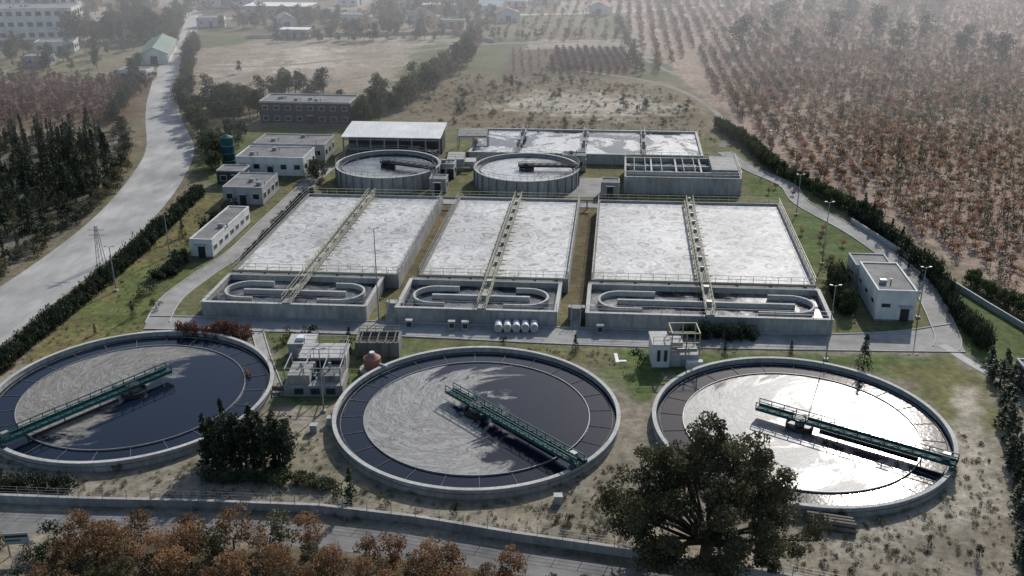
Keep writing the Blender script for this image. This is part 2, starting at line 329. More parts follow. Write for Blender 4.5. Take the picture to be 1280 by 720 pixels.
road('footpath',[(52.5,110),(54.5,103.5),(58,97)],1.2,.028,kerbm,0)
road('footpath',[(-32,114),(-29.5,107),(-25.6,97)],1.4,.020,asph2)
road('outer_road',[(-60,74),(-45.5,74),(-30,73.5),(-14,71.4),(0,68.5),(11,65.6),(30,61),(50,54)],3.2,.012,asph3,0)
mb=MB(); mb.poly([(11,182),(18,182),(19.5,170),(9,170)],.026,asph2); mb.obj('yard_pavement')
mb=MB()
mb.box(12.2,12.6,105.2,107.6,.0,.06,white); mb.box(12.6,13.5,105.4,105.8,0,.06,white); mb.obj('concrete_slab')

# ------------------------------------------------------------------ clarifiers
def bridge_truss(mb,cx,cy,ang,r0,r1,z,w,h,m,railm):
    c,s_=math.cos(ang),math.sin(ang)
    def P(r,o,zz): return (cx+c*r-s_*o,cy+s_*r+c*o,zz)
    mb.beam(P(r0,0,z),P(r1,0,z),w,.10,m)
    for o in (-w/2,w/2):
        mb.beam(P(r0,o,z+.1),P(r1,o,z+.1),.12,.34,m); mb.beam(P(r0,o,z+h),P(r1,o,z+h),.09,.09,m); mb.beam(P(r0,o,z+h*.55),P(r1,o,z+h*.55),.06,.06,m)
        nn=int((r1-r0)/1.3)
        for i in range(nn+1):
            ra=r0+(r1-r0)*i/nn; mb.beam(P(ra,o,z),P(ra,o,z+h),.08,.08,m)
            if i<nn:
                rb=r0+(r1-r0)*(i+1)/nn; mb.beam(P(ra,o,z+.1),P(rb,o,z+h*.55),.05,.05,m)
    return P
def clarifier(cx,cy,ang,wm):
    e=empty('clarifier_tank',(0,0,0)); Rr=15.
    mb=MB(); mb.ann(cx,cy,Rr-.3,Rr,-.3,1.0,128,conc); mb.ann(cx,cy,Rr-.34,Rr+.08,1.0,1.08,128,concL); mb.ann(cx,cy,Rr-.02,Rr+.06,.55,.62,128,concD); mb.obj('wall',e)
    mb=MB(); mb.ann(cx,cy,Rr-.78,Rr-.72,.2,.56,128,concD); mb.ann(cx,cy,Rr*.79-.035,Rr*.79+.035,.2,.62,128,steel)
    for i in range(24):
        t=2*math.pi*i/24+.05; c,s_=math.cos(t),math.sin(t)
        mb.beam((cx+c*Rr*.79,cy+s_*Rr*.79,.5),(cx+c*(Rr-.72),cy+s_*(Rr-.72),.5),.04,.04,concD)
    mb.obj('weir_ring',e)
    mb=MB(); mb.ringsheet(cx,cy,0.01,Rr*.79,.5,128,wm); mb.obj('water_surface',e)
    mb=MB(); mb.ringsheet(cx,cy,Rr*.79,Rr-.3,.46,128,ringW); mb.obj('launder_water',e)
    mb=MB(); mb.ann(cx,cy,1.25,1.4,.2,.95,40,dark); mb.tube((cx,cy,0),(cx,cy,1.35),.5,.5,20,concD); mb.ringsheet(cx,cy,0.01,1.2,.75,32,dark); mb.tube((cx,cy,1.35),(cx,cy,1.6),.75,.75,20,dark); mb.obj('centre_column',e)
    mb=MB(); P=bridge_truss(mb,cx,cy,ang,-4.6,Rr+.15,1.35,1.05,.85,teal,teal)
    mb.beam(P(Rr-.15,-1.1,1.3),P(Rr-.15,1.1,1.3),.35,.35,teal)
    for o in (-.9,.9): mb.tube(P(Rr-.05,o-.12,1.3),P(Rr-.05,o+.12,1.3),.2,.2,14,dark)
    mb.beam(P(Rr-1.2,.1,1.9),P(Rr-.5,.1,1.9),.5,.7,steel)
    for rr in (4,8,12): mb.beam(P(rr,0,1.4),P(rr,0,.4),.08,.08,dark)
    mb.beam(P(2,.3,.62),P(Rr*.78,.3,.62),.05,.3,dark)
    mb.obj('scraper_bridge',e)
    return e
ringW=foam_water('launder_water',.9,0,0)
C1=(-41.5,96.9);C2=(-3.7,92.4);C3=(29.6,89.6)
w1=foam_water('clarifier_scum_a',.51,-.022,.008,(.19,.178,.155),.10,.14,.035,C1)
w2=foam_water('clarifier_scum_b',.48,-.017,-.006,(.225,.22,.205),.11,.16,.03,C2)
w3=foam_water('clarifier_scum_c',.47,-.01,.0,(.21,.21,.205),.13,.12,.06,C3,.5,.2)
clarifier(*C1,rad(-128),w1); clarifier(*C2,rad(-47.8),w2); clarifier(*C3,rad(-33.8),w3)

# ------------------------------------------------------------------ aeration blocks
def ringwall(mb,a0,a1,b0,b1,t,z0,z1,m,T=F):
    mb.box(a0,a1,b0,b0+t,z0,z1,m,T);mb.box(a0,a1,b1-t,b1,z0,z1,m,T);mb.box(a0,a0+t,b0+t,b1-t,z0,z1,m,T);mb.box(a1-t,a1,b0+t,b1-t,z0,z1,m,T)
def frail(mb,a0,b0,a1,b1,z,m=yell,**k): mb.rail(F3(a0,b0,z),F3(a1,b1,z),m,**k)
blocks=[(0,23.4,0,21.6,11.2),(26.2,46.8,25.3,46.0,36.4),(49.9,80.0,49.6,80.2,65.1)]
for bi,(a0,a1,t0,t1,br) in enumerate(blocks):
    e=empty('aeration_basin')
    tankw=foam_water('anoxic_water_%d'%bi,.54,0,0,(.22,.22,.21),.22,.0,.12,(0,0),.4)
    mb=MB(); ringwall(mb,a0,a1,-.9,35.3,.35,0,2.0,conc); ringwall(mb,a0-.05,a1+.05,-.95,35.35,.42,2.0,2.06,concD); mb.obj('basin_wall',e)
    mb=MB(); mb.box(a0+.3,a1-.3,-.6,35,1.5,1.72,aerM,F); mb.obj('foam_surface',e)
    mb=MB(); ringwall(mb,t0,t1,-12,-2.1,.35,0,2.0,conc); ringwall(mb,t0-.08,t1+.08,-12.08,-2.02,.5,2.0,2.07,concL)
    mb.box(t0,t1,-2.0,-.98,0,1.9,concD,F)
    mb.obj('anoxic_tank_wall',e)
    mb=MB(); mb.box(t0+.3,t1-.3,-11.7,-2.4,.9,1.25,tankw,F); mb.obj('anoxic_water',e)
    mb=MB(); bc=-7.05; r=2.9; arm=2.8 if bi<2 else 4.6; z0,z1=.9,1.95
    L0=t0+4.3; L1=t1-4.3
    mb.ann(L0,bc,r-.28,r,z0,z1,24,concL,math.pi/2,3*math.pi/2,F); mb.ann(L1,bc,r-.28,r,z0,z1,24,concL,-math.pi/2,math.pi/2,F)
    for s_ in (1,-1):
        y0=bc+s_*(r-.28);y1=bc+s_*r; lo,hi=min(y0,y1),max(y0,y1)
        mb.box(L0+.002,L0+arm*(1 if s_>0 else .6),lo,hi,z0,z1,concL,F); mb.box(L1-arm*(1 if s_<0 else .6),L1-.002,lo,hi,z0,z1,concL,F)
    mb.box(L0-.4,L1+.4,bc-.2,bc+.2,z0,z1-.03,concL,F)
    mb.obj('racetrack_baffle',e)
    mb=MB(); mb.box(br-.55,br+.55,-12,35.3,2.1,2.24,deck,F)
    for o in (-.55,.55):
        mb.rail(F3(br+o,-12,2.24),F3(br+o,35.3,2.24),yell,1.0,1.5,.06)
    mb.tube(F3(br-.8,-1.5,2.35),F3(br-.8,35,2.35),.13,.13,8,yell)
    for i in range(9):
        bb=1.5+i*4
        mb.tube(F3(br-.8,bb,2.35),F3(br-.8,bb,1.6),.09,.09,6,yell); mb.beam(F3(br-1.3,bb,2.1),F3(br+1.3,bb,2.1),.12,.12,yell)
        mb.box(br-.25,br+.25,bb+1.8,bb+2.2,2.24,2.7,steel,F)
    for bb in (-9.5,-4.5): mb.box(br-.35,br+.35,bb,bb+.7,2.24,2.95,steel,F)
    mb.obj('walkway_bridge',e)
    mb=MB(); frail(mb,a0,-.75,a1,-.75,2.08); frail(mb,a0+.1,35.1,a1-.1,35.1,2.08)
    frail(mb,a0+.1,-.75,a0+.1,35.1,2.08,steel,sp=2.4,w=.045); frail(mb,a1-.1,-.75,a1-.1,35.1,2.08,steel,sp=2.4,w=.045)
    frail(mb,t0+.1,-11.9,t1-.1,-11.9,2.07,steel,sp=2.2,w=.04)
    mb.obj('railing',e)
    mb=MB(); mb.tube(F3(a0+.5,-1.5,2.3),F3(a1-.5,-1.5,2.3),.15,.15,10,yell)
    for i in range(7):
        aa=a0+1.5+i*(a1-a0-3)/6; mb.beam(F3(aa,-1.5,1.9),F3(aa,-1.5,2.2),.3,.2,concD); mb.tube(F3(aa,-1.5,2.3),F3(aa,-.2,2.3),.08,.08,6,steel)
    mb.obj('air_main_pipe',e)
for a in (24.8,48.35):
    mb=MB()
    for i in range(9): mb.box(a-.6,a+.6,-12.6+i*.3,-12.3+i*.3,0,.2*(i+1),conc,F)
    mb.rail(F3(a-.6,-12.5,.2),F3(a-.6,-10,1.8),yell); mb.rail(F3(a+.6,-12.5,.2),F3(a+.6,-10,1.8),yell)
    mb.box(a-1.1,a+1.1,-9.9,-9.0,0,1.8,conc,F); mb.obj('concrete_stair')
mb=MB(); mb.tube(F3(22,36.2,1.6),F3(49,36.2,1.6),.22,.22,10,yell)
for a in (23,28,33,38,43,48): mb.beam(F3(a,36.2,0),F3(a,36.2,1.45),.2,.2,concD)
mb.obj('air_supply_pipe')

# ------------------------------------------------------------------ thickeners
def thick(cx,cy,ang,wm,name='thickener_tank'):
    e=empty(name); mb=MB(); r=9.7
    mb.ann(cx,cy,r-.3,r,0,3,96,conc); mb.ann(cx,cy,r-.36,r+.1,3,3.1,96,concL); mb.ann(cx,cy,r-1.1,r-1.0,2,2.75,96,concD)
    for i in range(32):
        t=2*math.pi*i/32; mb.beam((cx+math.cos(t)*(r+.06),cy+math.sin(t)*(r+.06),0),(cx+math.cos(t)*(r+.06),cy+math.sin(t)*(r+.06),2.95),.25,.12,concD)
    mb.obj('wall',e)
    mb=MB(); mb.ringsheet(cx,cy,.01,r-.25,2.45,96,wm); mb.obj('water_surface',e)
    mb=MB(); bridge_truss(mb,cx,cy,ang,-1.5,r+.1,3.15,.9,.7,dark,dark); mb.tube((cx,cy,1.5),(cx,cy,3.7),.45,.45,16,dark); mb.ann(cx,cy,1.3,1.4,2.2,2.9,24,dark); mb.obj('bridge',e)
    mb=MB()
    for i in range(48):
        t0_=2*math.pi*i/48;t1_=2*math.pi*(i+1)/48
        p=(cx+math.cos(t0_)*r,cy+math.sin(t0_)*r,3.1);q_=(cx+math.cos(t1_)*r,cy+math.sin(t1_)*r,3.1)
        mb.rail(p,q_,steel,.9,5,.04)
    mb.obj('railing',e)
wt=foam_water('thickener_water',.54,.0,-.02,(.26,.26,.25),.12,.1,.1,(-23.1,181.2),.35)
wt2=foam_water('thickener_water_b',.40,.0,0,(.42,.42,.41),.12,.1,.1,(2.7,179),.35)
thick(-23.1,181.2,rad(-25),wt); thick(2.7,179,rad(-3),wt2)

e=empty('settling_basin'); mb=MB(); ringwall(mb,23.5,69.5,65,85,.35,0,2.0,conc); ringwall(mb,23.4,69.6,64.9,85.1,.5,2,2.08,concL)
mb.box(45.9,46.2,65.4,84.6,0,2.0,conc,F); mb.obj('wall',e)
mb=MB(); ws_=foam_water('settling_water',.49,0,0,(.46,.46,.45),.08,0,.02,(0,0),.35); mb.box(23.8,69.2,65.3,84.7,1.2,1.7,ws_,F); mb.obj('water_surface',e)
mb=MB()
for a in (33,46.05,58):
    mb.box(a-.4,a+.4,65,85,2.1,2.2,concD,F); mb.rail(F3(a-.4,65,2.2),F3(a-.4,85,2.2),steel,.9,2,.035); mb.rail(F3(a+.4,65,2.2),F3(a+.4,85,2.2),steel,.9,2,.035)
    for b in (70,79): mb.box(a-.6,a+.6,b,b+1.0,2.22,2.8,greyw,F); mb.tube(F3(a,b+.5,2.8),F3(a,b+.5,3.5),.3,.3,12,steel)
frail(mb,23.6,84.9,69.4,84.9,2.08,steel); mb.obj('walkway',e)
e=empty('filter_channel_tank'); mb=MB(); ringwall(mb,54.2,75,46,59.5,.35,0,3.1,conc)
for a in (59,63.5,68): mb.box(a,a+.3,49.7,59.15,0,3.0,concL,F)
mb.box(54.55,74.65,49.4,49.7,0,3.1,concL,F); mb.box(54.55,74.65,54,54.3,0,2.95,concL,F); mb.box(70,74.65,49.7,59.1,2.2,3.6,conc,F); mb.obj('wall',e)
mb=MB(); mb.box(54.5,74.7,46.3,59.2,1.5,2.3,foam_water('channel_water',.50,0,0,(.25,.25,.22),.5,0,.1,(0,0),.4),F); mb.obj('water_surface',e)
mb=MB(); frail(mb,54.3,46.2,74.9,46.2,3.1,steel); frail(mb,54.3,59.4,74.9,59.4,3.1,steel); frail(mb,74.9,46.2,74.9,59.4,3.1,steel); frail(mb,54.3,46.2,54.3,59.4,3.1,steel)
for a in (56,58,61,65,67): mb.beam(F3(a,49.5,3.25),F3(a,59,3.25),.1,.1,yell)
mb.obj('railing',e)

# ------------------------------------------------------------------ buildings
def building(name,cx,cy,w,d,h,wall,roof,nf=4,ns=2,floors=1,ang=-5,par=.3,door=True,ac=2,overhang=0,winh=.9,winw=1.1):
    T=rotT(cx,cy,ang); e=empty(name)
    mb=MB(); mb.box(-w/2,w/2,-d/2,d/2,0,h,wall,T); mb.box(-w/2-.04,w/2+.04,-d/2-.04,d/2+.04,0,.25,concD,T); mb.obj('walls',e)
    mb=MB(); o=overhang
    mb.box(-w/2-o,w/2+o,-d/2-o,d/2+o,h+.003,h+.14,roof,T)
    if par:
        ringwall(mb,-w/2-o-.03,w/2+o+.03,-d/2-o-.03,d/2+o+.03,.22,h+.02,h+par,wall if wall is not darkw else concL,T)
    mb.obj('roof',e)
    mb=MB(); fh=h/floors
    for fl in range(floors):
        zc=fl*fh+fh*.55
        for side,nn,L in (('f',nf,w),('b',nf,w),('r',ns,d),('l',ns,d)):
            for i in range(nn):
                u=(i+.5)/nn*L-L/2
                if side=='f' and door and fl==0 and i==nn//2: continue
                for dep,gr,mm in ((.05,.09,framem),(.07,0,glassm)):
                    hw=winw/2+gr; z0_,z1_=zc-winh/2-gr,zc+winh/2+gr
                    if side=='f': mb.box(u-hw,u+hw,-d/2-dep,-d/2+.01,z0_,z1_,mm,T)
                    elif side=='b': mb.box(u-hw,u+hw,d/2-.01,d/2+dep,z0_,z1_,mm,T)
                    elif side=='r': mb.box(w/2-.01,w/2+dep,u-hw,u+hw,z0_,z1_,mm,T)
                    else: mb.box(-w/2-dep,-w/2+.01,u-hw,u+hw,z0_,z1_,mm,T)
    mb.obj('windows',e)
    if door:
        mb=MB(); u=(nf//2+.5)/nf*w-w/2; mb.box(u-.55,u+.55,-d/2-.06,-d/2+.01,0,2.0,dark,T); mb.box(u-.8,u+.8,-d/2-.9,-d/2-.05,2.15,2.25,concL,T); mb.obj('door',e)
    if ac:
        mb=MB()
        for i in range(ac):
            u=(random.random()-.5)*w*.7; v=(random.random()-.5)*d*.6
            mb.box(u-.4,u+.4,v-.3,v+.3,h+.15,h+.7,steel,T); mb.tube((*T(u+1,v),h+.1),(*T(u+1,v),h+.8),.1,.1,8,steel)
        mb.obj('roof_vents',e)
    return e
building('office_building',-46.7,229.5,21,8.5,4.8,darkw,roofG,8,3,2,ac=5,par=.45)
building('pump_house',-45.3,187,13,8,3.5,whitew,roofG,5,3,ac=2)
building('control_building',-44,198,14.5,8,3.2,greyw,roofG,5,3,ac=2)
building('workshop_building',-46,169.7,7,9,3.0,greyw,roofG,3,4,ac=2)
building('electrical_building',-45.4,147.7,3.4,16,2.7,whitew,roofG,1,7,ang=-6,ac=1,winh=.6)
building('blower_building',49.4,121.9,4.9,10,4.0,whitew,roofG,2,3,ac=1,winh=.5)
building('transformer_house',49.7,129.6,4.9,4.6,3.4,greyw,roofG,2,2,ac=0)
building('sludge_pump_cabin',12.0,187.5,4.5,3,3.0,conc,roofG,2,1,ac=1,door=False)
building('valve_house',17.5,171.5,3.2,3,2.4,conc,roofG,1,1,ac=0)
building('dosing_cabin',-12.2,183,3,3.,2.6,greyw,roofG,2,1,ac=1)
building('storehouse',-13.2,173.8,3,3,2.4,conc,roofG,1,1,ac=0)
building('small_cabin',-51.5,179,5,4,2.6,darkw,roofG,2,2,ac=0)
building('gate_hut',58,98.5,3,4,2.6,darkw,roofG,1,2,ac=0)
building('school_building',-172,353,44,12,10.5,whitew,roofG,14,4,3,ang=6,ac=4,winh=1.4,winw=1.8)
building('school_building',-200,420,50,14,11,whitew,roofG,14,4,3,ang=4,ac=4,winh=1.4,winw=1.8)
building('white_cottage',-104.5,280,8,5,2.6,whitew,roofG,3,2,ac=0)
building('warehouse',-93,415,26,12,4,greyw,roofW,8,3,par=0,overhang=.4,ac=0)
building('warehouse',-48,440,20,10,4,whitew,roofG,6,3,par=0,overhang=.4,ac=0)
building('farmhouse',-14,452,10,8,5,whitew,roofG,3,2,1,ac=0)
building('farmhouse',-60,390,8,6,3.5,whitew,roofG,3,2,ac=0); building('farmhouse',-140,300,7,5,3,greyw,roofG,2,2,ac=0); building('farmhouse',-75,355,10,5,3,greyw,roofW,3,2,ac=0,par=0,overhang=.3)
building('farm_shed',-30,425,14,6,3,greyw,roofW,4,2,ac=0,par=0,overhang=.3); building('farm_shed',-120,440,24,8,4,whitew,roofW,6,2,ac=0,par=0,overhang=.3); building('farm_shed',2,440,9,5,3,whitew,roofW,3,2,ac=0,par=0,overhang=.3)
building('farm_shed',-22,380,9,4,2.6,greyw,roofG,3,1,ac=0); building('white_cottage',-146,326,12,6,3.2,whitew,roofG,4,2,ac=0,ang=8); building('white_cottage',-128,350,9,6,3,whitew,roofW,3,2,ac=0,ang=12); building('white_cottage',-112,382,10,6,3.4,whitew,roofG,3,2,ac=0,ang=10)
def gable(name,cx,cy,w,d,h,rh,wall,roof,ang):
    T=rotT(cx,cy,ang); e=empty(name); mb=MB(); mb.box(-w/2,w/2,-d/2,d/2,0,h,wall,T)
    mb.add([(*T(-w/2,-d/2),h),(*T(w/2,-d/2),h),(*T(0,-d/2),h+rh),(*T(-w/2,d/2),h),(*T(w/2,d/2),h),(*T(0,d/2),h+rh)],[(0,1,2),(5,4,3)],wall); mb.obj('walls',e)
    mb=MB(); o=.4
    for s_ in (-1,1):
        A=(*T(s_*(w/2+o),-d/2-o),h-.2);B=(*T(s_*(w/2+o),d/2+o),h-.2);Cc=(*T(0,d/2+o),h+rh+.05);D=(*T(0,-d/2-o),h+rh+.05)
        top=[A,B,Cc,D]; bot=[(p[0],p[1],p[2]-.12) for p in top]; mb.add(top+bot,[(0,1,2,3),(7,6,5,4),(0,4,5,1),(3,2,6,7),(0,3,7,4),(1,5,6,2)],roof)
    mb.obj('roof',e)
    mb=MB()
    for i in range(max(1,int(d/4))):
        v=-d/2+2+i*4; mb.box(w/2-.01,w/2+.06,v-.6,v+.6,1.2,2.2,glassm,T); mb.box(-w/2-.06,-w/2+.01,v-.6,v+.6,1.2,2.2,glassm,T)
    mb.box(-1,1,-d/2-.06,-d/2+.01,0,2.4,dark,T); mb.obj('openings',e)
gable('green_roof_shed',-110,316,8,28,3.2,1.8,whitew,roofGreen,12)
for (u,v,w_,d_,an,rf) in ((-2,397,9,7,10,roofR),(36,417,8,7,-20,roofR),(-34,395,7,8,30,roofR),(14,455,9,8,5,roofR),(-70,448,9,9,80,roofR),(-84,380,7,9,20,roofG),(-8,420,8,10,70,roofW),(70,462,9,7,0,roofR)):
    gable('farmhouse',u,v,w_,d_,3.4,1.8,whitew,rf,an)
e=empty('sludge_dewatering_shed'); T=rotT(-23.8,200.4,-4); mb=MB()
mb.box(-9.6,9.6,-.5,4.6,0,4.3,darkw,T); mb.box(-9.8,-9.5,-5,-.5,0,1.2,conc,T)
mb.obj('back_hall',e); mb=MB()
for i in range(8):
    for v in (-4.8,): mb.box(-9.7+i*2.77-.12,-9.7+i*2.77+.12,v-.12,v+.12,0,4.3,steel,T)
for zz in (1.9,3.9): mb.beam((*T(-9.7,-4.8),zz),(*T(9.7,-4.8),zz),.18,.22,steel)
mb.box(-9.6,-2,-4.7,-.6,1.9,2.0,conc,T); mb.box(3,5,-3.5,-1,0,1.8,greyw,T); mb.box(-6,-3,-3.5,-1,0,1.5,concD,T); mb.obj('frame',e)
mb=MB(); mb.add([(*T(-10,-5.3),4.35),(*T(10,-5.3),4.35),(*T(10,5.1),5.1),(*T(-10,5.1),5.1),(*T(-10,-5.3),4.5),(*T(10,-5.3),4.5),(*T(10,5.1),5.25),(*T(-10,5.1),5.25)],[(3,2,1,0),(4,5,6,7),(0,1,5,4),(1,2,6,5),(2,3,7,6),(3,0,4,7)],roofW); mb.obj('roof',e)
e=MB()
for xx in (-11,-8,-5): 
    for yy in (199,206): e.beam((xx,yy,0),(xx,yy,3.6),.2,.2,concL)
for yy in (199,206): e.beam((-11.5,yy,3.6),(-4.5,yy,3.6),.3,.25,concL)
e.box(-11,-5,199,206,3.74,3.85,concD); e.rail((-11,199,3.85),(-5,199,3.85),yell); e.obj('pipe_gantry')
e=MB(); e.box(-12.5,-9.2,186.5,192,0,2.4,conc); e.rail((-12.5,186.5,2.4),(-9.2,186.5,2.4),yell); e.box(-9.1,-7,188,191,0,1.5,concL); e.tube((-11,185.6,.9),(-8,185.6,.9),.22,.22,10,yell); e.obj('distribution_chamber')
e=empty('teal_silo'); mb=MB(); mb.tube((-55.6,191,0),(-55.6,191,5.6),1.3,1.3,28,teal); mb.tube((-55.6,191,5.6),(-55.6,191,6.1),1.3,.3,28,teal)
for k_ in range(3): mb.ann(-55.6,191,1.28,1.36,1.5*k_+1,1.5*k_+1.1,28,steel)
mb.beam((-54.2,190.6,0),(-54.2,190.6,6),.06,.06,steel); mb.beam((-54.2,191.2,0),(-54.2,191.2,6),.06,.06,steel); mb.obj('shell',e)

# ------------------------------------------------------------------ chamber structures
def chamber_left():
    e=empty('sludge_pumping_station'); mb=MB()
    mb.box(-25,-18.6,97,101.2,0,1.3,conc); mb.box(-24.6,-22.2,97.4,100.8,1.3,2.4,conc); mb.box(-21.2,-18.9,98,100.8,1.3,2.0,concD)
    mb.box(-24,-19,101.4,104.8,0,2.5,conc); mb.box(-24.2,-18.8,101.2,105,2.5,2.65,concL)
    for xx in (-23.4,-21.6,-19.9): mb.box(xx-.5,xx+.5,101.3,101.41,.9,2.2,dark); mb.box(xx-.5,xx+.5,96.9,97.01,.3,1.0,dark)
    mb.obj('concrete_body',e)
    mb=MB()
    for xx in (-24.8,-22.7,-20.6,-18.8):
        mb.beam((xx,97.1,1.3),(xx,97.1,3.3),.1,.1,steel); mb.beam((xx,101,1.3),(xx,101,3.3),.1,.1,steel); mb.beam((xx,97.1,3.3),(xx,101,3.3),.1,.1,steel)
    mb.rail((-24.9,97.1,2.4),(-18.7,97.1,2.4),steel); mb.rail((-24.1,101.3,2.65),(-18.9,101.3,2.65),steel); mb.rail((-24.1,104.9,2.65),(-18.9,104.9,2.65),steel); mb.rail((-18.9,101.3,2.65),(-18.9,104.9,2.65),steel)
    for xx in (-23.5,-22,-20.3): mb.tube((xx,98.5,1.5),(xx,100.5,1.5),.25,.25,10,teal); mb.tube((xx,99.5,1.5),(xx,99.5,2.9),.15,.15,10,steel)
    mb.tube((-25,98,.5),(-26.8,98,.5),.3,.3,12,rust); mb.obj('pipework',e)
chamber_left()
e=empty('valve_chamber'); mb=MB(); mb.box(-26.4,-23.4,106.2,108.8,0,1.9,conc); mb.box(-26.5,-23.3,106.1,108.9,1.9,2.02,concL); mb.box(-25.5,-24.5,106.9,107.9,2.02,2.4,white); mb.obj('body',e)
e=empty('valve_chamber'); mb=MB(); ringwall(mb,-18.6,-13.4,106.6,110,.25,0,1.9,concD,None); mb.box(-18.3,-13.7,106.9,109.7,.2,1.2,concD); mb.rail((-18.5,106.7,1.9),(-13.5,106.7,1.9),rust,.7,1); mb.rail((-18.5,109.9,1.9),(-13.5,109.9,1.9),rust,.7,1)
for k_ in range(5): mb.beam((-18+k_,106.7,1.95),(-18+k_,109.9,1.95),.12,.1,rust)
mb.obj('body',e)
e=empty('brown_dosing_tank'); mb=MB(); mb.tube((-16.1,103.2,0),(-16.1,103.2,.35),1.5,1.5,24,concL); mb.tube((-16.1,103.2,.35),(-16.1,103.2,1.7),1.0,1.0,24,terr); mb.tube((-16.1,103.2,1.7),(-16.1,103.2,2.2),.95,.35,24,terr); mb.tube((-16.1,103.2,2.2),(-16.1,103.2,2.4),.3,.3,12,white); mb.tube((-15.2,102.6,1.2),(-14.2,101.8,1.2),.1,.1,8,white); mb.obj('tank_body',e)
e=empty('return_sludge_station'); mb=MB()
mb.box(16.3,18.3,104,107.6,0,2.8,white); mb.box(18.3,21.8,104.2,107.4,0,1.5,conc); mb.box(18.35,20,105.5,107.3,1.5,2.5,concL); mb.box(16.2,18.35,103.9,107.7,2.8,2.92,concL); mb.box(20.2,22.1,103.4,104.1,0,1.0,whitew); mb.obj('concrete_body',e)
mb=MB()
for xx in (18.5,20.2,21.7):
    for yy in (104.3,107.2): mb.beam((xx,yy,1.5),(xx,yy,4.2),.12,.12,yell)
for yy in (104.3,107.2):
    for zz in (3.0,4.2): mb.beam((18.5,yy,zz),(21.7,yy,zz),.12,.12,yell)
for xx in (18.5,21.7): mb.beam((xx,104.3,4.2),(xx,107.2,4.2),.12,.12,yell)
mb.rail((16.3,104,2.92),(18.3,104,2.92),yell); mb.rail((18.4,104.3,1.5),(21.8,104.3,1.5),yell)
for xx in (17,17.8): mb.box(xx-.18,xx+.18,103.9,103.99,.8,2.2,dark)
mb.tube((19.2,104.5,2),(21.5,104.5,2),.22,.22,10,steel); mb.obj('gantry',e)
e=empty('white_storage_tanks'); mb=MB()
for i in range(5):
    xx=-1.7+i*1.12; mb.tube((xx,113.3,.72),(xx,114.9,.66),.5,.5,18,white); mb.tube((xx,113.27,.72),(xx,113.3,.72),.42,.42,18,greyw); mb.box(xx-.4,xx+.4,113.4,114.8,.02,.25,steel)
mb.obj('tanks',e)
for (u,v) in ((-13,114.9),(-7.6,114.6),(-5.9,114.4),(11,113.4)):
    mb=MB(); mb.box(u-.4,u+.4,v-.3,v+.3,0,1.1,greyw); mb.box(u-.45,u+.45,v-.35,v+.35,1.1,1.18,concL); mb.box(u-.3,u+.3,v-.32,v-.3,.3,.9,dark); mb.obj('control_cabinet')
for (u,v) in ((-20.4,89.5),(4.2,76.9),(-18.9,91)):
    mb=MB(); mb.box(u-.35,u+.35,v-.3,v+.3,0,.8,greyw); mb.box(u-.4,u+.4,v-.35,v+.35,.8,.88,concL); mb.obj('sampling_cabinet')
e=empty('pipe_stack'); mb=MB()
for i in range(4): mb.tube((26.2,74.6-i*.45,.25),(30,73.6-i*.45,.25),.22,.22,12,rust)
for i in range(3): mb.tube((26.2,74.4-i*.45,.65),(30,73.4-i*.45,.65),.22,.22,12,rust)
mb.obj('pipes',e)

# ------------------------------------------------------------------ lamps, poles, wall, sign
def lamp(x_,y_,h,name='street_lamp',dbl=True):
    e=empty(name); mb=MB(); mb.box(x_-.25,x_+.25,y_-.25,y_+.25,0,.25,concL); mb.tube((x_,y_,.25),(x_,y_,h),.09,.05,10,steel)
    for s_ in ((-1,1) if dbl else (1,)):
        mb.beam((x_,y_,h-.1),(x_+s_*.4,y_,h+.08),.05,.05,steel); mb.beam((x_+s_*.36,y_,h+.06),(x_+s_*.7,y_,h+.09),.2,.1,steel)
    mb.obj('pole',e)
for a in ((-17.1,117,12.6),(45.6,137.2,9.5),(37.1,105.9,9.5),(-51.4,140.6,6.5),(-20.1,93.6,7.5),(52.5,118,7),(47.8,160,7),(-36.6,183,7),(50.5,190,7),(-54.5,127,6.5),(-14,171,8)): lamp(*a)
e=empty('power_pylon'); mb=MB()
for z_ in range(6):
    w0=.5-.06*z_; w1=.5-.06*(z_+1)
    for (i,j) in ((-1,-1),(1,-1),(1,1),(-1,1)):
        mb.beam((-60.3+i*w0,137+j*w0,z_),(-60.3+i*w1,137+j*w1,z_+1),.07,.07,steel)
    mb.beam((-60.3-w0,137-w0,z_),(-60.3+w1,137-w1,z_+1),.05,.05,steel); mb.beam((-60.3+w0,137-w0,z_),(-60.3-w1,137-w1,z_+1),.05,.05,steel)
for z_ in (4.6,5.4): mb.beam((-61.5,137,z_),(-59.1,137,z_),.08,.08,steel)
mb.obj('lattice',e)
W=[(-70,78),(-46.9,77),(-39.3,76.5),(-28.3,76.1),(-17.3,75.4),(-8.5,73.7),(0,71.4),(10.8,68.9),(20.4,66.4),(29.4,63.4),(45,57)]
e=empty('boundary_wall'); mb=MB()
for i in range(len(W)-1):
    p=Vector((*W[i],0));q_=Vector((*W[i+1],0)); mb.beam(p+Vector((0,0,.35)),q_+Vector((0,0,.35)),.25,.9,conc); mb.beam(p+Vector((0,0,.84)),q_+Vector((0,0,.84)),.34,.08,conc)
mb.obj('masonry',e)
mb=MB()
for i in range(len(W)-1):
    p=Vector((*W[i],.88));q_=Vector((*W[i+1],.88)); n_=int((q_-p).length/2.4)+1
    for k_ in range(n_): a=p.lerp(q_,k_/n_); mb.beam(a,a+Vector((0,0,.9)),.05,.05,steel)
    for zz in (.3,.6,.88): mb.beam(p+Vector((0,0,zz)),q_+Vector((0,0,zz)),.018,.018,steel)
mb.obj('wire_fence',e)
e=empty('boundary_wall'); mb=MB(); W2=[(55.8,156),(58.2,144),(60.5,133),(63,121),(66,108)]
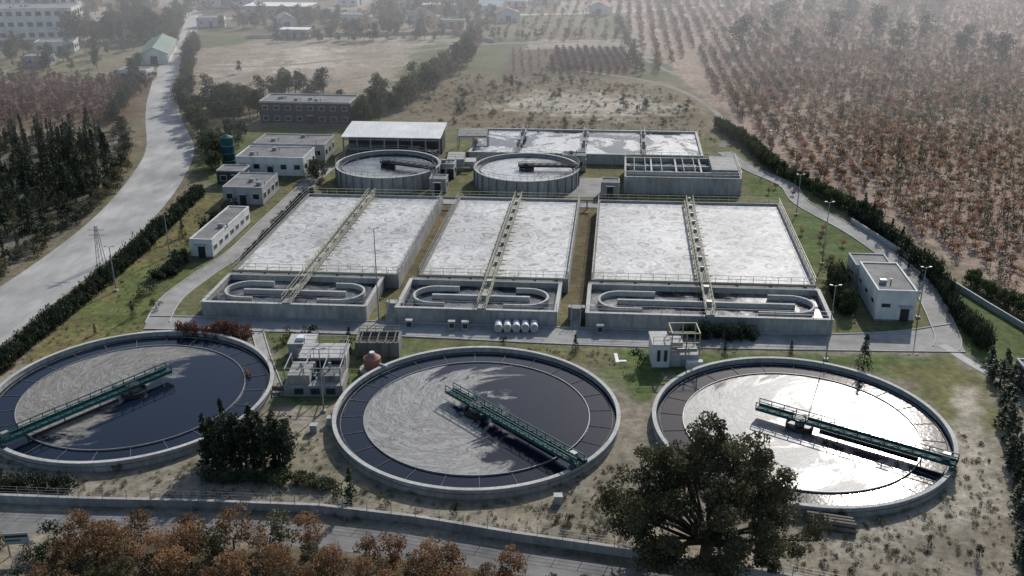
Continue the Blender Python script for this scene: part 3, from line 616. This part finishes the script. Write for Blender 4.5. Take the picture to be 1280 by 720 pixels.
for i in range(len(W2)-1): mb.beam((*W2[i],.4),(*W2[i+1],.4),.2,.8,concL)
mb.obj('masonry',e)
e=empty('boundary_wall'); mb=MB(); W3=[(-92,352),(-60,358),(-20,362),(-6,343)]
for i in range(len(W3)-1): mb.beam((*W3[i],.6),(*W3[i+1],.6),.25,1.2,concL)
mb.obj('masonry',e)
e=empty('notice_board'); mb=MB(); mb.beam((-42.3,69.2,0),(-42.3,69.2,1.6),.1,.1,steel); mb.beam((-40.7,69.4,0),(-40.7,69.4,1.6),.1,.1,steel); mb.beam((-42.5,69.15,1.75),(-40.5,69.35,1.75),.06,1.1,greyw)
mb.beam((-42.4,69.1,2.0),(-40.6,69.3,2.0),.04,.2,dark); mb.beam((-42.4,69.1,1.6),(-41.2,69.24,1.6),.04,.1,dark); mb.obj('board',e)

# ------------------------------------------------------------------ vegetation
def leafmesh(name,cl,nper,size,leafm,trunk=None,seed=0,tight=.45):
    rg=np.random.default_rng(seed); P=[];Tn=[]
    for (cx,cy,cz,rx,rz) in cl:
        d=rg.normal(size=(nper,3)); d/=np.linalg.norm(d,axis=1)[:,None]; rr=(tight+(1-tight)*rg.random(nper)**.6)[:,None]
        P.append(np.array([cx,cy,cz])+d*rr*np.array([rx,rx,rz])); Tn.append(np.clip(rg.random()*.5+rg.random(nper)*.5,0,1))
    P=np.concatenate(P);Tn=np.concatenate(Tn); N=len(P)
    u=rg.normal(size=(N,3)); u/=np.linalg.norm(u,axis=1)[:,None]; w=rg.normal(size=(N,3)); v=np.cross(u,w); v/=np.linalg.norm(v,axis=1)[:,None]
    s_=(size*(.6+.8*rg.random(N)))[:,None]
    V=np.stack([P-u*s_*.5,P+v*s_*.33,P+u*s_*.5,P-v*s_*.33],1).reshape(-1,3)
    mb=MB()
    if trunk:
        for seg in trunk: mb.tube(seg[0],seg[1],seg[2],seg[3],7,bark)
    nv=len(mb.v); nf=len(mb.f)
    verts=np.concatenate([np.array(mb.v).reshape(-1,3),V]) if nv else V
    faces=[list(f) for f in mb.f]+(np.arange(4*N).reshape(-1,4)+nv).tolist()
    me=bpy.data.meshes.new(name); me.from_pydata(verts.tolist(),[],faces); me.materials.append(leafm); me.materials.append(bark)
    me.polygons.foreach_set('material_index',[1]*nf+[0]*N)
    at=me.attributes.new('tone','FLOAT','FACE'); at.data.foreach_set('value',np.concatenate([np.zeros(nf),Tn]).astype(np.float32)); me.update()
    return me
def blobs(seed,n,H,Rr,z0,cr,conical=0):
    rg=random.Random(seed); out=[]
    for i in range(n):
        t=rg.random(); z=z0+(H-z0)*t; k=(1-conical*t)*(math.sin(math.pi*min(1,max(.12,.15+.8*t)))**.6 if not conical else 1)
        a=rg.random()*6.283; r=Rr*k*math.sqrt(rg.random())*.85; c=cr*(.7+.6*rg.random())*(1-conical*.7*t)
        out.append((math.cos(a)*r,math.sin(a)*r,z,c,c*.8))
    return out
def trunkto(cl,h,r):
    tr=[((0,0,-.1),(0,0,h),r,r*.6)]
    for c in cl[::3]: tr.append(((0,0,h*.85),(c[0]*.85,c[1]*.85,c[2]),r*.4,r*.12))
    return tr
def mk(name,n,H,Rr,z0,cr,nper,size,lm,seed,con=0,th=None,tr=.12):
    cl=blobs(seed,n,H,Rr,z0,cr,con); return leafmesh(name,cl,nper,size,lm,trunkto(cl,th or z0*1.1,tr) ,seed)
def coll(name,meshes):
    c=bpy.data.collections.new(name)
    for m in meshes: c.objects.link(bpy.data.objects.new(m.name,m))
    return c
def cyl_cyp(name,lm,seed,H=4.,r=.5,n=420,size=.2,power=.7):
    rg=np.random.default_rng(seed); cl=[]
    for i in range(n//14):
        t=rg.random(); a=rg.random()*6.283; rr=r*((1-t)**power)*(.55+.3*rg.random()); cl.append((math.cos(a)*rr,math.sin(a)*rr,.15+t*(H-.25),.22*(1.2-t*.7)*r/.5,.42*(1.1-t*.5)))
    return leafmesh(name,cl,14,size,lm,[((0,0,-.1),(0,0,H*.8),.09,.02)],seed)
broad=[mk('broadleaf',16,5,1.9,1.7,.85,60,.30,L_green,s) for s in (1,2,3)]
broadO=[mk('broadleaf_olive',16,5,2.0,1.5,.85,60,.30,L_olive,s+10) for s in (1,2)]
broadD=[mk('broadleaf_dark',16,5,2.0,1.2,.85,70,.28,L_dark,s+15) for s in (1,2)]
aut=[mk('autumn_tree',20,3.3,1.45,.8,.55,80,.17,L_autumn,s+20,tr=.08) for s in (1,2,3)]
autG=[mk('green_orchard_tree',20,3.2,1.45,.8,.55,80,.17,L_olive,s+25,tr=.08) for s in (1,2)]
orch=[mk('orchard_tree',7,2.0,.85,.5,.45,26,.22,L_brown,s+30,tr=.06) for s in (1,2,3)]
orchR=[mk('orchard_tree_red',7,2.0,.85,.6,.48,26,.22,L_red,s+40,tr=.06) for s in (1,2)]
orchO=[mk('orchard_tree_olive',7,2.0,.85,.6,.48,26,.22,L_olive,s+45,tr=.06) for s in (1,)]
bush=[mk('bush',7,.9,.55,.2,.32,50,.11,L_dark,s+50,tr=.03) for s in (1,2)]
bushg=[mk('bush_green',7,.9,.6,.2,.32,50,.11,L_olive,s+60,tr=.03) for s in (1,2)]
weed=[mk('weed',5,.28,.4,.03,.18,22,.09,L_weed,s+70,tr=.02) for s in (1,2)]
cyp=[cyl_cyp('cypress',L_dark,s+80) for s in (1,2,3)]
con=[cyl_cyp('conifer',L_dark,s+90,4.,1.15,900,.2,1.0) for s in (1,2)]
hedgeU=[leafmesh('hedge_unit',[(random.uniform(-.4,.4),random.uniform(-.35,.35),random.uniform(.1,.85),.32,.28) for _ in range(9)],26,.16,L_dark,None,s+100,.5) for s in (1,2,3)]
hedgeR_=[leafmesh('hedge_unit_red',[(random.uniform(-.4,.4),random.uniform(-.35,.35),random.uniform(.1,.85),.32,.28) for _ in range(9)],26,.16,L_red,None,s+110,.5) for s in (1,2)]
hedgeG_=[leafmesh('hedge_unit_green',[(random.uniform(-.4,.4),random.uniform(-.35,.35),random.uniform(.1,.85),.32,.28) for _ in range(9)],26,.16,L_green,None,s+120,.5) for s in (1,2)]
Cb=coll('p_broad',broad+broadD);Co=coll('p_orch',orch+orchO);Cor=coll('p_orchr',orchR);Cc_=coll('p_cyp',cyp+con[:1]);Ch=coll('p_hedge',hedgeU);Chr=coll('p_hedger',hedgeR_);Chg=coll('p_hedgeg',hedgeG_);Cw=coll('p_weed',weed);Cbu=coll('p_bush',bush+bushg);Cmix=coll('p_mix',broad[:1]+broadD+aut[:1]+broadO[:1])
def scatter(name,pts,c):
    pts=np.array(pts,dtype=float); me=bpy.data.meshes.new(name); me.vertices.add(len(pts)); me.vertices.foreach_set('co',pts[:,:3].ravel())
    a=me.attributes.new('sc','FLOAT_VECTOR','POINT'); a.data.foreach_set('vector',np.stack([pts[:,3],pts[:,3],pts[:,4]],1).ravel())
    a=me.attributes.new('rz','FLOAT_VECTOR','POINT'); rz=np.zeros((len(pts),3)); rz[:,2]=R.random(len(pts))*6.283; a.data.foreach_set('vector',rz.ravel())
    o=link(bpy.data.objects.new(name,me)); ng=bpy.data.node_groups.new(name,'GeometryNodeTree')
    ng.interface.new_socket('Geometry',in_out='INPUT',socket_type='NodeSocketGeometry'); ng.interface.new_socket('Geometry',in_out='OUTPUT',socket_type='NodeSocketGeometry')
    n=ng.nodes;l=ng.links; gi=n.new('NodeGroupInput');go=n.new('NodeGroupOutput'); ip=n.new('GeometryNodeInstanceOnPoints'); ci_=n.new('GeometryNodeCollectionInfo')
    ci_.inputs['Collection'].default_value=c; ci_.inputs['Separate Children'].default_value=True; ci_.inputs['Reset Children'].default_value=True
    ip.inputs['Pick Instance'].default_value=True
    na=n.new('GeometryNodeInputNamedAttribute'); na.data_type='FLOAT_VECTOR'; na.inputs['Name'].default_value='sc'
    nb=n.new('GeometryNodeInputNamedAttribute'); nb.data_type='FLOAT_VECTOR'; nb.inputs['Name'].default_value='rz'
    rv=n.new('FunctionNodeRandomValue'); rv.data_type='INT'
    for s_ in rv.inputs:
        if s_.type=='INT' and s_.name=='Max' : s_.default_value=19
    l.new(gi.outputs[0],ip.inputs['Points']); l.new(ci_.outputs[0],ip.inputs['Instance'])
    l.new([s_ for s_ in na.outputs if s_.enabled][0],ip.inputs['Scale']); l.new([s_ for s_ in nb.outputs if s_.enabled][0],ip.inputs['Rotation'])
    l.new([s_ for s_ in rv.outputs if s_.enabled][0],ip.inputs['Instance Index']); l.new(ip.outputs[0],go.inputs[0])
    md=o.modifiers.new('scatter','NODES'); md.node_group=ng; return o
def rows(poly,sp,st,s0,s1,jit=.25,miss=.05,dirx=.106):
    P=np.array(poly); x0,x1=P[:,0].min()-60,P[:,0].max()+10; y0,y1=P[:,1].min(),P[:,1].max(); X=[];Y=[]
    for xx in np.arange(x0,x1,sp):
        for yy in np.arange(y0,y1,st): X.append(xx+dirx*yy); Y.append(yy)
    X=np.array(X);Y=np.array(Y); X=X+R.normal(size=len(X))*jit+(fbm(X,Y,14,81)-.5)*1.0;Y=Y+R.normal(size=len(Y))*jit*1.5
    k=(sdist(X,Y,poly)>0)&(R.random(len(X))>miss+.4*np.clip(fbm(X,Y,18,88)-.55,0,1)*2); X=X[k];Y=Y[k]; s_=s0+(s1-s0)*R.random(len(X)); s_*=.65+.7*fbm(X,Y,22,77)
    return np.stack([X,Y,np.zeros(len(X)),s_,s_*(.8+.4*R.random(len(X)))],1)
def blob_pts(poly,n,s0,s1,seed=0):
    rg=np.random.default_rng(seed); P=np.array(poly); X=rg.uniform(P[:,0].min(),P[:,0].max(),n*3);Y=rg.uniform(P[:,1].min(),P[:,1].max(),n*3)
    k=sdist(X,Y,poly)>0; X=X[k][:n];Y=Y[k][:n]; s_=rg.uniform(s0,s1,len(X)); return np.stack([X,Y,0*X,s_,s_*rg.uniform(.85,1.2,len(X))],1)
def line_pts(P,st,s0,s1,jit=.3,zs=1.):
    out=[]
    for i in range(len(P)-1):
        a=Vector(P[i]);b=Vector(P[i+1]);n_=max(1,int((b-a).length/st))
        for k_ in range(n_):
            p=a.lerp(b,k_/n_); s_=random.uniform(s0,s1); out.append((p.x+random.gauss(0,jit),p.y+random.gauss(0,jit),0,s_,s_*zs*random.uniform(.85,1.15)))
    return out
def hedge(name,P,w,h,c=None):
    out=[]
    nw=max(1,round(w/.7))
    for i in range(len(P)-1):
        a=Vector(P[i]);b=Vector(P[i+1]);d=(b-a);L=d.length;d.normalize();nrm=Vector((-d.y,d.x));n_=max(1,int(L/.6))
        for k_ in range(n_):
            hh=h*(.8+.4*vn(np.array([a.x+d.x*k_*.6]),np.array([a.y+d.y*k_*.6]),2.2,60)[0])
            for j in range(nw):
                p=a.lerp(b,k_/n_)+nrm*((j+.5)/nw-.5)*w+Vector((random.gauss(0,.16),random.gauss(0,.16)))
                out.append((p.x,p.y,0,random.uniform(.8,1.25),hh*random.uniform(.75,1.25)))
    return scatter(name,out,c or Ch)
def place(m,name,x_,y_,s_,sz=None):
    o=bpy.data.objects.new(name,m); o.location=(x_,y_,0); o.scale=(s_,s_,sz or s_); o.rotation_euler=(0,0,random.random()*6.28); return link(o)
near=[(53.5,205),(55,188),(63.5,158),(68,130),(70.5,110),(80,85),(170,85),(250,200),(250,330),(60,330),(53,285)]
scatter('orchard',rows(near,3.3,1.6,.8,1.2,.18,.06),Co)
scatter('orchard',rows([(42,285),(60,332),(250,332),(250,560),(38,560)],4.2,2.2,.8,1.4,.3,.1),Co)
scatter('nursery_trees',rows([(10,288),(34,286),(37,330),(14,330)],2.3,1.2,.6,.85,.1,.03,.0),Cor)
scatter('nursery_trees',rows([(-2,286),(9,286),(12,330),(0,330)],2.6,2.4,.35,.6,.2,.2,.0),Co)
scatter('orchard',rows([(-8,345),(36,345),(36,560),(-8,560)],4.5,3.2,.7,1.1,.6,.2),Co)
scatter('orchard',rows([(-92,228),(-99,280),(-150,285),(-140,215)],2.8,1.9,.8,1.2,.4,.08),Cor)
scatter('far_trees',np.concatenate([blob_pts([(-115,340),(-126,395),(-150,398),(-160,372),(-150,340)],70,1.,1.9,1),blob_pts([(-112,372),(-100,405),(-60,408),(-66,372)],40,.7,1.4,2),
  blob_pts([(-60,362),(-60,470),(0,470),(-8,372)],110,.6,1.5,3),blob_pts([(60,300),(230,300),(230,460),(60,460)],60,.9,2.1,4),blob_pts([(-240,400),(-120,405),(-110,470),(-240,470)],100,.9,1.7,5),blob_pts([(-230,470),(260,470),(260,700),(-230,700)],300,1,1.8,6),
  blob_pts([(-150,290),(-118,290),(-122,330),(-165,335)],30,.6,1.2,7),blob_pts([(-70,345),(-6,350),(-8,372),(-72,366)],34,.6,1.2,8),blob_pts([(-92,262),(-60,250),(-46,262),(-90,300)],9,.6,1.1,9),blob_pts([(-22,240),(-16,280),(28,276),(44,240),(44,212)],14,.35,.7,10)]),Cmix)
scatter('tree_row',line_pts([(-110,330),(-125,385),(-140,430)],3,.6,1.0)+line_pts([(-33,226),(-27,247),(-21,272),(-14,310),(-12,340)],1.7,.8,1.5,1.4)+line_pts([(-30,238),(-36,262)],2.5,.7,1.1)+line_pts([(-80,345),(-20,352),(40,352)],4.5,.5,.9,1.5)+line_pts([(36,286),(38,335),(40,400)],4,.5,.9,.8),Cmix)
scatter('roadside_tree_row',line_pts([(-57,185),(-60,197),(-65,208),(-73,226),(-81,245),(-92,285),(-106,340)],1.8,.6,1.05,.6)+line_pts([(-92,225),(-99,262),(-112,300)],2.2,.5,.9,.6),Cb)
scatter('tree_clump',np.concatenate([blob_pts([(-76,232),(-60,226),(-58,238),(-70,250)],40,.7,1.1,11),blob_pts([(-60,246),(-50,246),(-48,262),(-62,262)],14,.7,1.2,12),blob_pts([(-36,222),(-32,215),(-35,236),(-41,236)],9,.7,1.1,13),blob_pts([(-64,205),(-56,200),(-58,214),(-66,220)],14,.5,.8,14),blob_pts([(-35,178),(-35,186),(-38,190),(-38,176)],5,.6,.8,15)]),Cb)
scatter('cypress_grove',np.concatenate([blob_pts([(-75,150),(-74,178),(-88,212),(-112,212),(-120,160),(-95,150)],300,.7,1.6,21),blob_pts([(-76,112),(-75,150),(-100,150),(-100,112)],90,.5,1.1,22)]),Cc_)
scatter('cemetery_shrubs',blob_pts([(-74,118),(-73,178),(-90,215),(-115,215),(-120,110)],420,.8,2.0,23),Cbu)
scatter('roadside_shrubs',line_pts([(-74,108),(-73.5,135),(-71.5,160),(-74,182),(-80,202),(-90,226)],1.1,1.2,2.5,.7),Cbu)
hedge('roadside_hedge',[(-60,96),(-59.4,103.4),(-58.7,112.5),(-57.9,123),(-56.8,134.7),(-56.2,150.6),(-55.8,172)],1.9,2.1)
hedge('garden_hedge',[(-38.9,137),(-35.7,171)],1.3,2.0); hedge('garden_hedge',[(-48.6,150),(-47.7,163)],1.6,2.2)
hedge('red_hedge',[(-41,112.2),(-32,111.6)],1.8,1.7,Chr); hedge('garden_hedge',[(21.5,112.2),(30.5,111.6)],1.4,2.1)
hedge('ring_road_hedge',[(57.5,160),(59.2,146),(60,133),(57.8,118),(57,108)],1.6,2.6); hedge('boundary_hedge',[(46.2,222),(49.5,205),(50.5,188),(55,170),(59.8,154)],2.0,2.1,Chg)
hedge('boundary_hedge',[(64,130),(67,114),(66,100)],1.5,2.0,Chg)
hedge('garden_hedge',[(-53,79.5),(-40.8,79)],1.6,1.5); hedge('garden_hedge',[(-50.5,131),(-48.5,134),(-49.6,140)],1.8,1.6)
hedge('garden_hedge',[(43.8,119),(44.2,124),(45.8,132)],1.8,3.0); hedge('weedy_hedge',[(-29,80.5),(-21,80.4),(-16,79)],1.2,.9,Chg)
for (u,v,h) in ((40.4,102.8,4.8),(25.2,106.3,2.2),(33.1,106.7,2.2),(-19.4,107.5,3.6),(-14.6,76.3,4.2),(-49,118,2.4),(-52,113,1.5),(7.6,108,2.4),(-52,149,3)):
    slim=h>3.5 and u<0; place((cyp if slim else con)[random.randrange(2)],'cypress_tree' if slim else 'conifer_tree',u,v,h/4.*(1.3 if slim else .75),h/4.)
for (u,v,s_) in ((-1,109.6,1.2),(-5,74.7,1.3),(-11.5,75.9,1.0),(-16.2,77.8,1.5),(5.1,73.6,1.),(-47,121,1.4),(-50,124,1.6),(-49.6,127,1.8),(14.6,104,2.0),(-24.6,110.5,2.2),(-27.5,111,1.8),(13,81,.9),(-38,82,.9)):
    place(random.choice(bush+bushg),'shrub',u,v,s_)
for (u,v,s_) in ((-34,172,.55),(-32.5,170,.5),(43.5,119.5,.6),(44.5,127,.7),(45,132,.6),(56,100,.45)): place(random.choice(broadO),'broadleaf_tree',u,v,s_)
for i in range(14): place(cyp[i%3],'cypress_tree',-29.6+8.2*((i*.618)%1),82.2+random.uniform(0,2.6),1.7+random.random()*.6,(4.6+random.random()*2.4)/4)
for i in range(7): place(broadD[i%2],'broadleaf_tree',-28.8+i*1.1,82.8+random.uniform(-.4,1.6),.75,.85+.3*random.random())
P=[(55,104),(53.7,98),(51,92),(48.9,86.3),(47.2,81),(45.9,78),(44,73),(42.6,69.7),(41,65)]
P=[(p[0]+1.2,p[1]) for p in P]
for i in range(len(P)-1):
    for k_ in range(4):
        t=k_/4; place(cyp[k_%3],'cypress_tree',P[i][0]*(1-t)+P[i+1][0]*t+random.gauss(0,.35),P[i][1]*(1-t)+P[i+1][1]*t,1.4+.7*random.random(),(2.4+random.random()*1.8)/4)
for i in range(7): place(cyp[i%3],'cypress_tree',58.5-.1*i,158-4.5*i+random.random(),1.3,1.0+.2*random.random())
for (u,v) in ((46,150),(48,147),(50,152),(47.5,143),(51,145),(46,172),(48,175),(50,171),(-30,101),(-28,104)): place(orch[0],'young_tree',u,v,.6,1.)
for v in (70,67.4,64.8,62.2,59.6):
    for k_ in range(18):
        u=-36.5+k_*2.45+random.gauss(0,.4)
        if v==70 and u>-17: continue
        if v==67.4 and u>-6: continue
        if v==64.8 and u>2: continue
        if v==62.2 and u>5: continue
        if random.random()<.08: continue
        s_=random.uniform(.7,1.25); place(random.choice(aut) if random.random()<.75 else random.choice(autG),'orchard_tree',u,v+random.gauss(0,.4),s_,s_*random.uniform(.85,1.1))
scatter('undergrowth',np.concatenate([blob_pts([(-58,71),(-36,71),(-36,55),(-60,55)],120,.8,2.,31),blob_pts([(-36,70.5),(-14,69.5),(12,65),(12,58),(-36,56)],120,.5,1.2,32)]),Cbu)
scatter('weeds',np.concatenate([blob_pts([(-58,94),(-55,78),(0,72.5),(20,67.5),(42,62),(48,88),(44,90),(40,78),(29,73),(16,80),(10,84),(-4,76),(-16,82),(-20,90),(-26,88),(-34,82),(-42,81)],1100,.25,1.2,41),
   blob_pts([(-30,112),(-16,112),(-16,97),(-26,95)],150,.3,.8,42),blob_pts([(-58,104),(-55.5,165),(-49,160),(-50,118),(-44,113)],250,.3,.8,43),blob_pts([(-25,238),(-18,284),(31,279),(46,250),(45,205),(38,214),(-8,217)],500,.8,1.8,44),
   blob_pts([(-9,110),(11,108),(14,103),(8,106),(-5,109)],120,.3,.8,45)]),Cw)
scatter('rough_shrubs',np.concatenate([blob_pts([(-40,80),(-20,80),(-4,74.5),(14,70),(38,64),(44,80),(40,76),(16,77),(-4,76.2),(-22,80)],40,.3,1.1,51),blob_pts([(-25,238),(-18,284),(31,279),(46,250),(45,205),(-8,217)],70,.8,1.8,52)]),Cbu)
def big_tree():
    rg=random.Random(5); x0,y0=15.9,67.8; cl=[]; tr=[((0,0,-.2),(.2,.1,3.0),.62,.45)]
    main=[]
    for ring,(cnt,Lr,zlo,zhi) in enumerate(((9,6.6,3.0,4.6),(11,8.0,5.0,7.2),(9,6.6,8.2,10.0),(6,3.6,11.0,12.6))):
        for i in range(cnt):
            a=(i+ring*.5)*6.283/cnt+rg.uniform(-.22,.22); L=Lr*rg.uniform(.8,1.1); main.append((math.cos(a)*L,math.sin(a)*L*.8,rg.uniform(zlo,zhi)))
    main+=[(.4,.3,13.2),(-3.4,.2,9.),(3.2,.4,7.5),(0,-3,8.5),(1,-4,6)]
    for m_ in main:
        p=Vector((.2,.1,1.9+rg.random()));q_=Vector(m_); mid=p.lerp(q_,.5)+Vector((rg.uniform(-.5,.5),rg.uniform(-.5,.5),rg.uniform(.2,.9)))
        tr+=[(p,mid,.2,.12),(mid,q_,.12,.05)]
        for k_ in range(6):
            c=q_.lerp(mid,rg.random()*.6)+Vector((rg.gauss(0,.9),rg.gauss(0,.9),rg.gauss(0,.7))); c.z=max(2.4,c.z)
            r_=rg.uniform(.65,1.3); cl.append((c.x,c.y,c.z,r_,r_*.75)); tr.append((mid.lerp(q_,.5),c,.05,.02))
    me=leafmesh('big_tree',cl,250,.25,L_olive,tr,5,.25); e=bpy.data.objects.new('broadleaf_tree',me); e.location=(x0,y0,0); link(e)
big_tree()

# ------------------------------------------------------------------ haze, light, camera
hm=bpy.data.materials.new('haze_air'); n,l=nodes(hm); n.remove(n['Principled BSDF']); vs=n.new('ShaderNodeVolumeScatter'); vs.inputs['Density'].default_value=.0013; vs.inputs['Color'].default_value=(.95,.96,1,1); vs.inputs['Anisotropy'].default_value=.3
l.new(vs.outputs[0],n['Material Output'].inputs['Volume'])
mb=MB(); mb.box(-900,900,190,1200,-1,50,hm); mb.obj('haze_air')
w=bpy.data.worlds.new('World'); S.world=w; w.use_nodes=True; n=w.node_tree.nodes;l=w.node_tree.links; bg=n['Background']; sk=n.new('ShaderNodeTexSky'); sk.sky_type='NISHITA'; sk.sun_disc=False
EL,AZ=31.,23.
sk.sun_elevation=rad(EL); sk.sun_rotation=rad(AZ); sk.dust_density=1.2; l.new(sk.outputs[0],bg.inputs['Color']); bg.inputs['Strength'].default_value=.15
sd=bpy.data.lights.new('sun','SUN'); sd.energy=4.9; sd.angle=rad(.6); sd.color=(1,.955,.895); so_=link(bpy.data.objects.new('sun',sd))
d=Vector((math.sin(rad(AZ))*math.cos(rad(EL)),math.cos(rad(AZ))*math.cos(rad(EL)),math.sin(rad(EL)))); so_.rotation_euler=d.to_track_quat('Z','Y').to_euler(); so_.location=(0,0,100)
cd=bpy.data.cameras.new('camera'); cd.lens=35.16; cd.sensor_width=36; cd.clip_end=6000; co=link(bpy.data.objects.new('camera',cd)); co.location=(0,0,53.3); co.rotation_euler=(rad(90-22.6),0,0); S.camera=co
S.view_settings.view_transform='Standard'; S.view_settings.look='None'; S.view_settings.exposure=0; S.view_settings.gamma=1
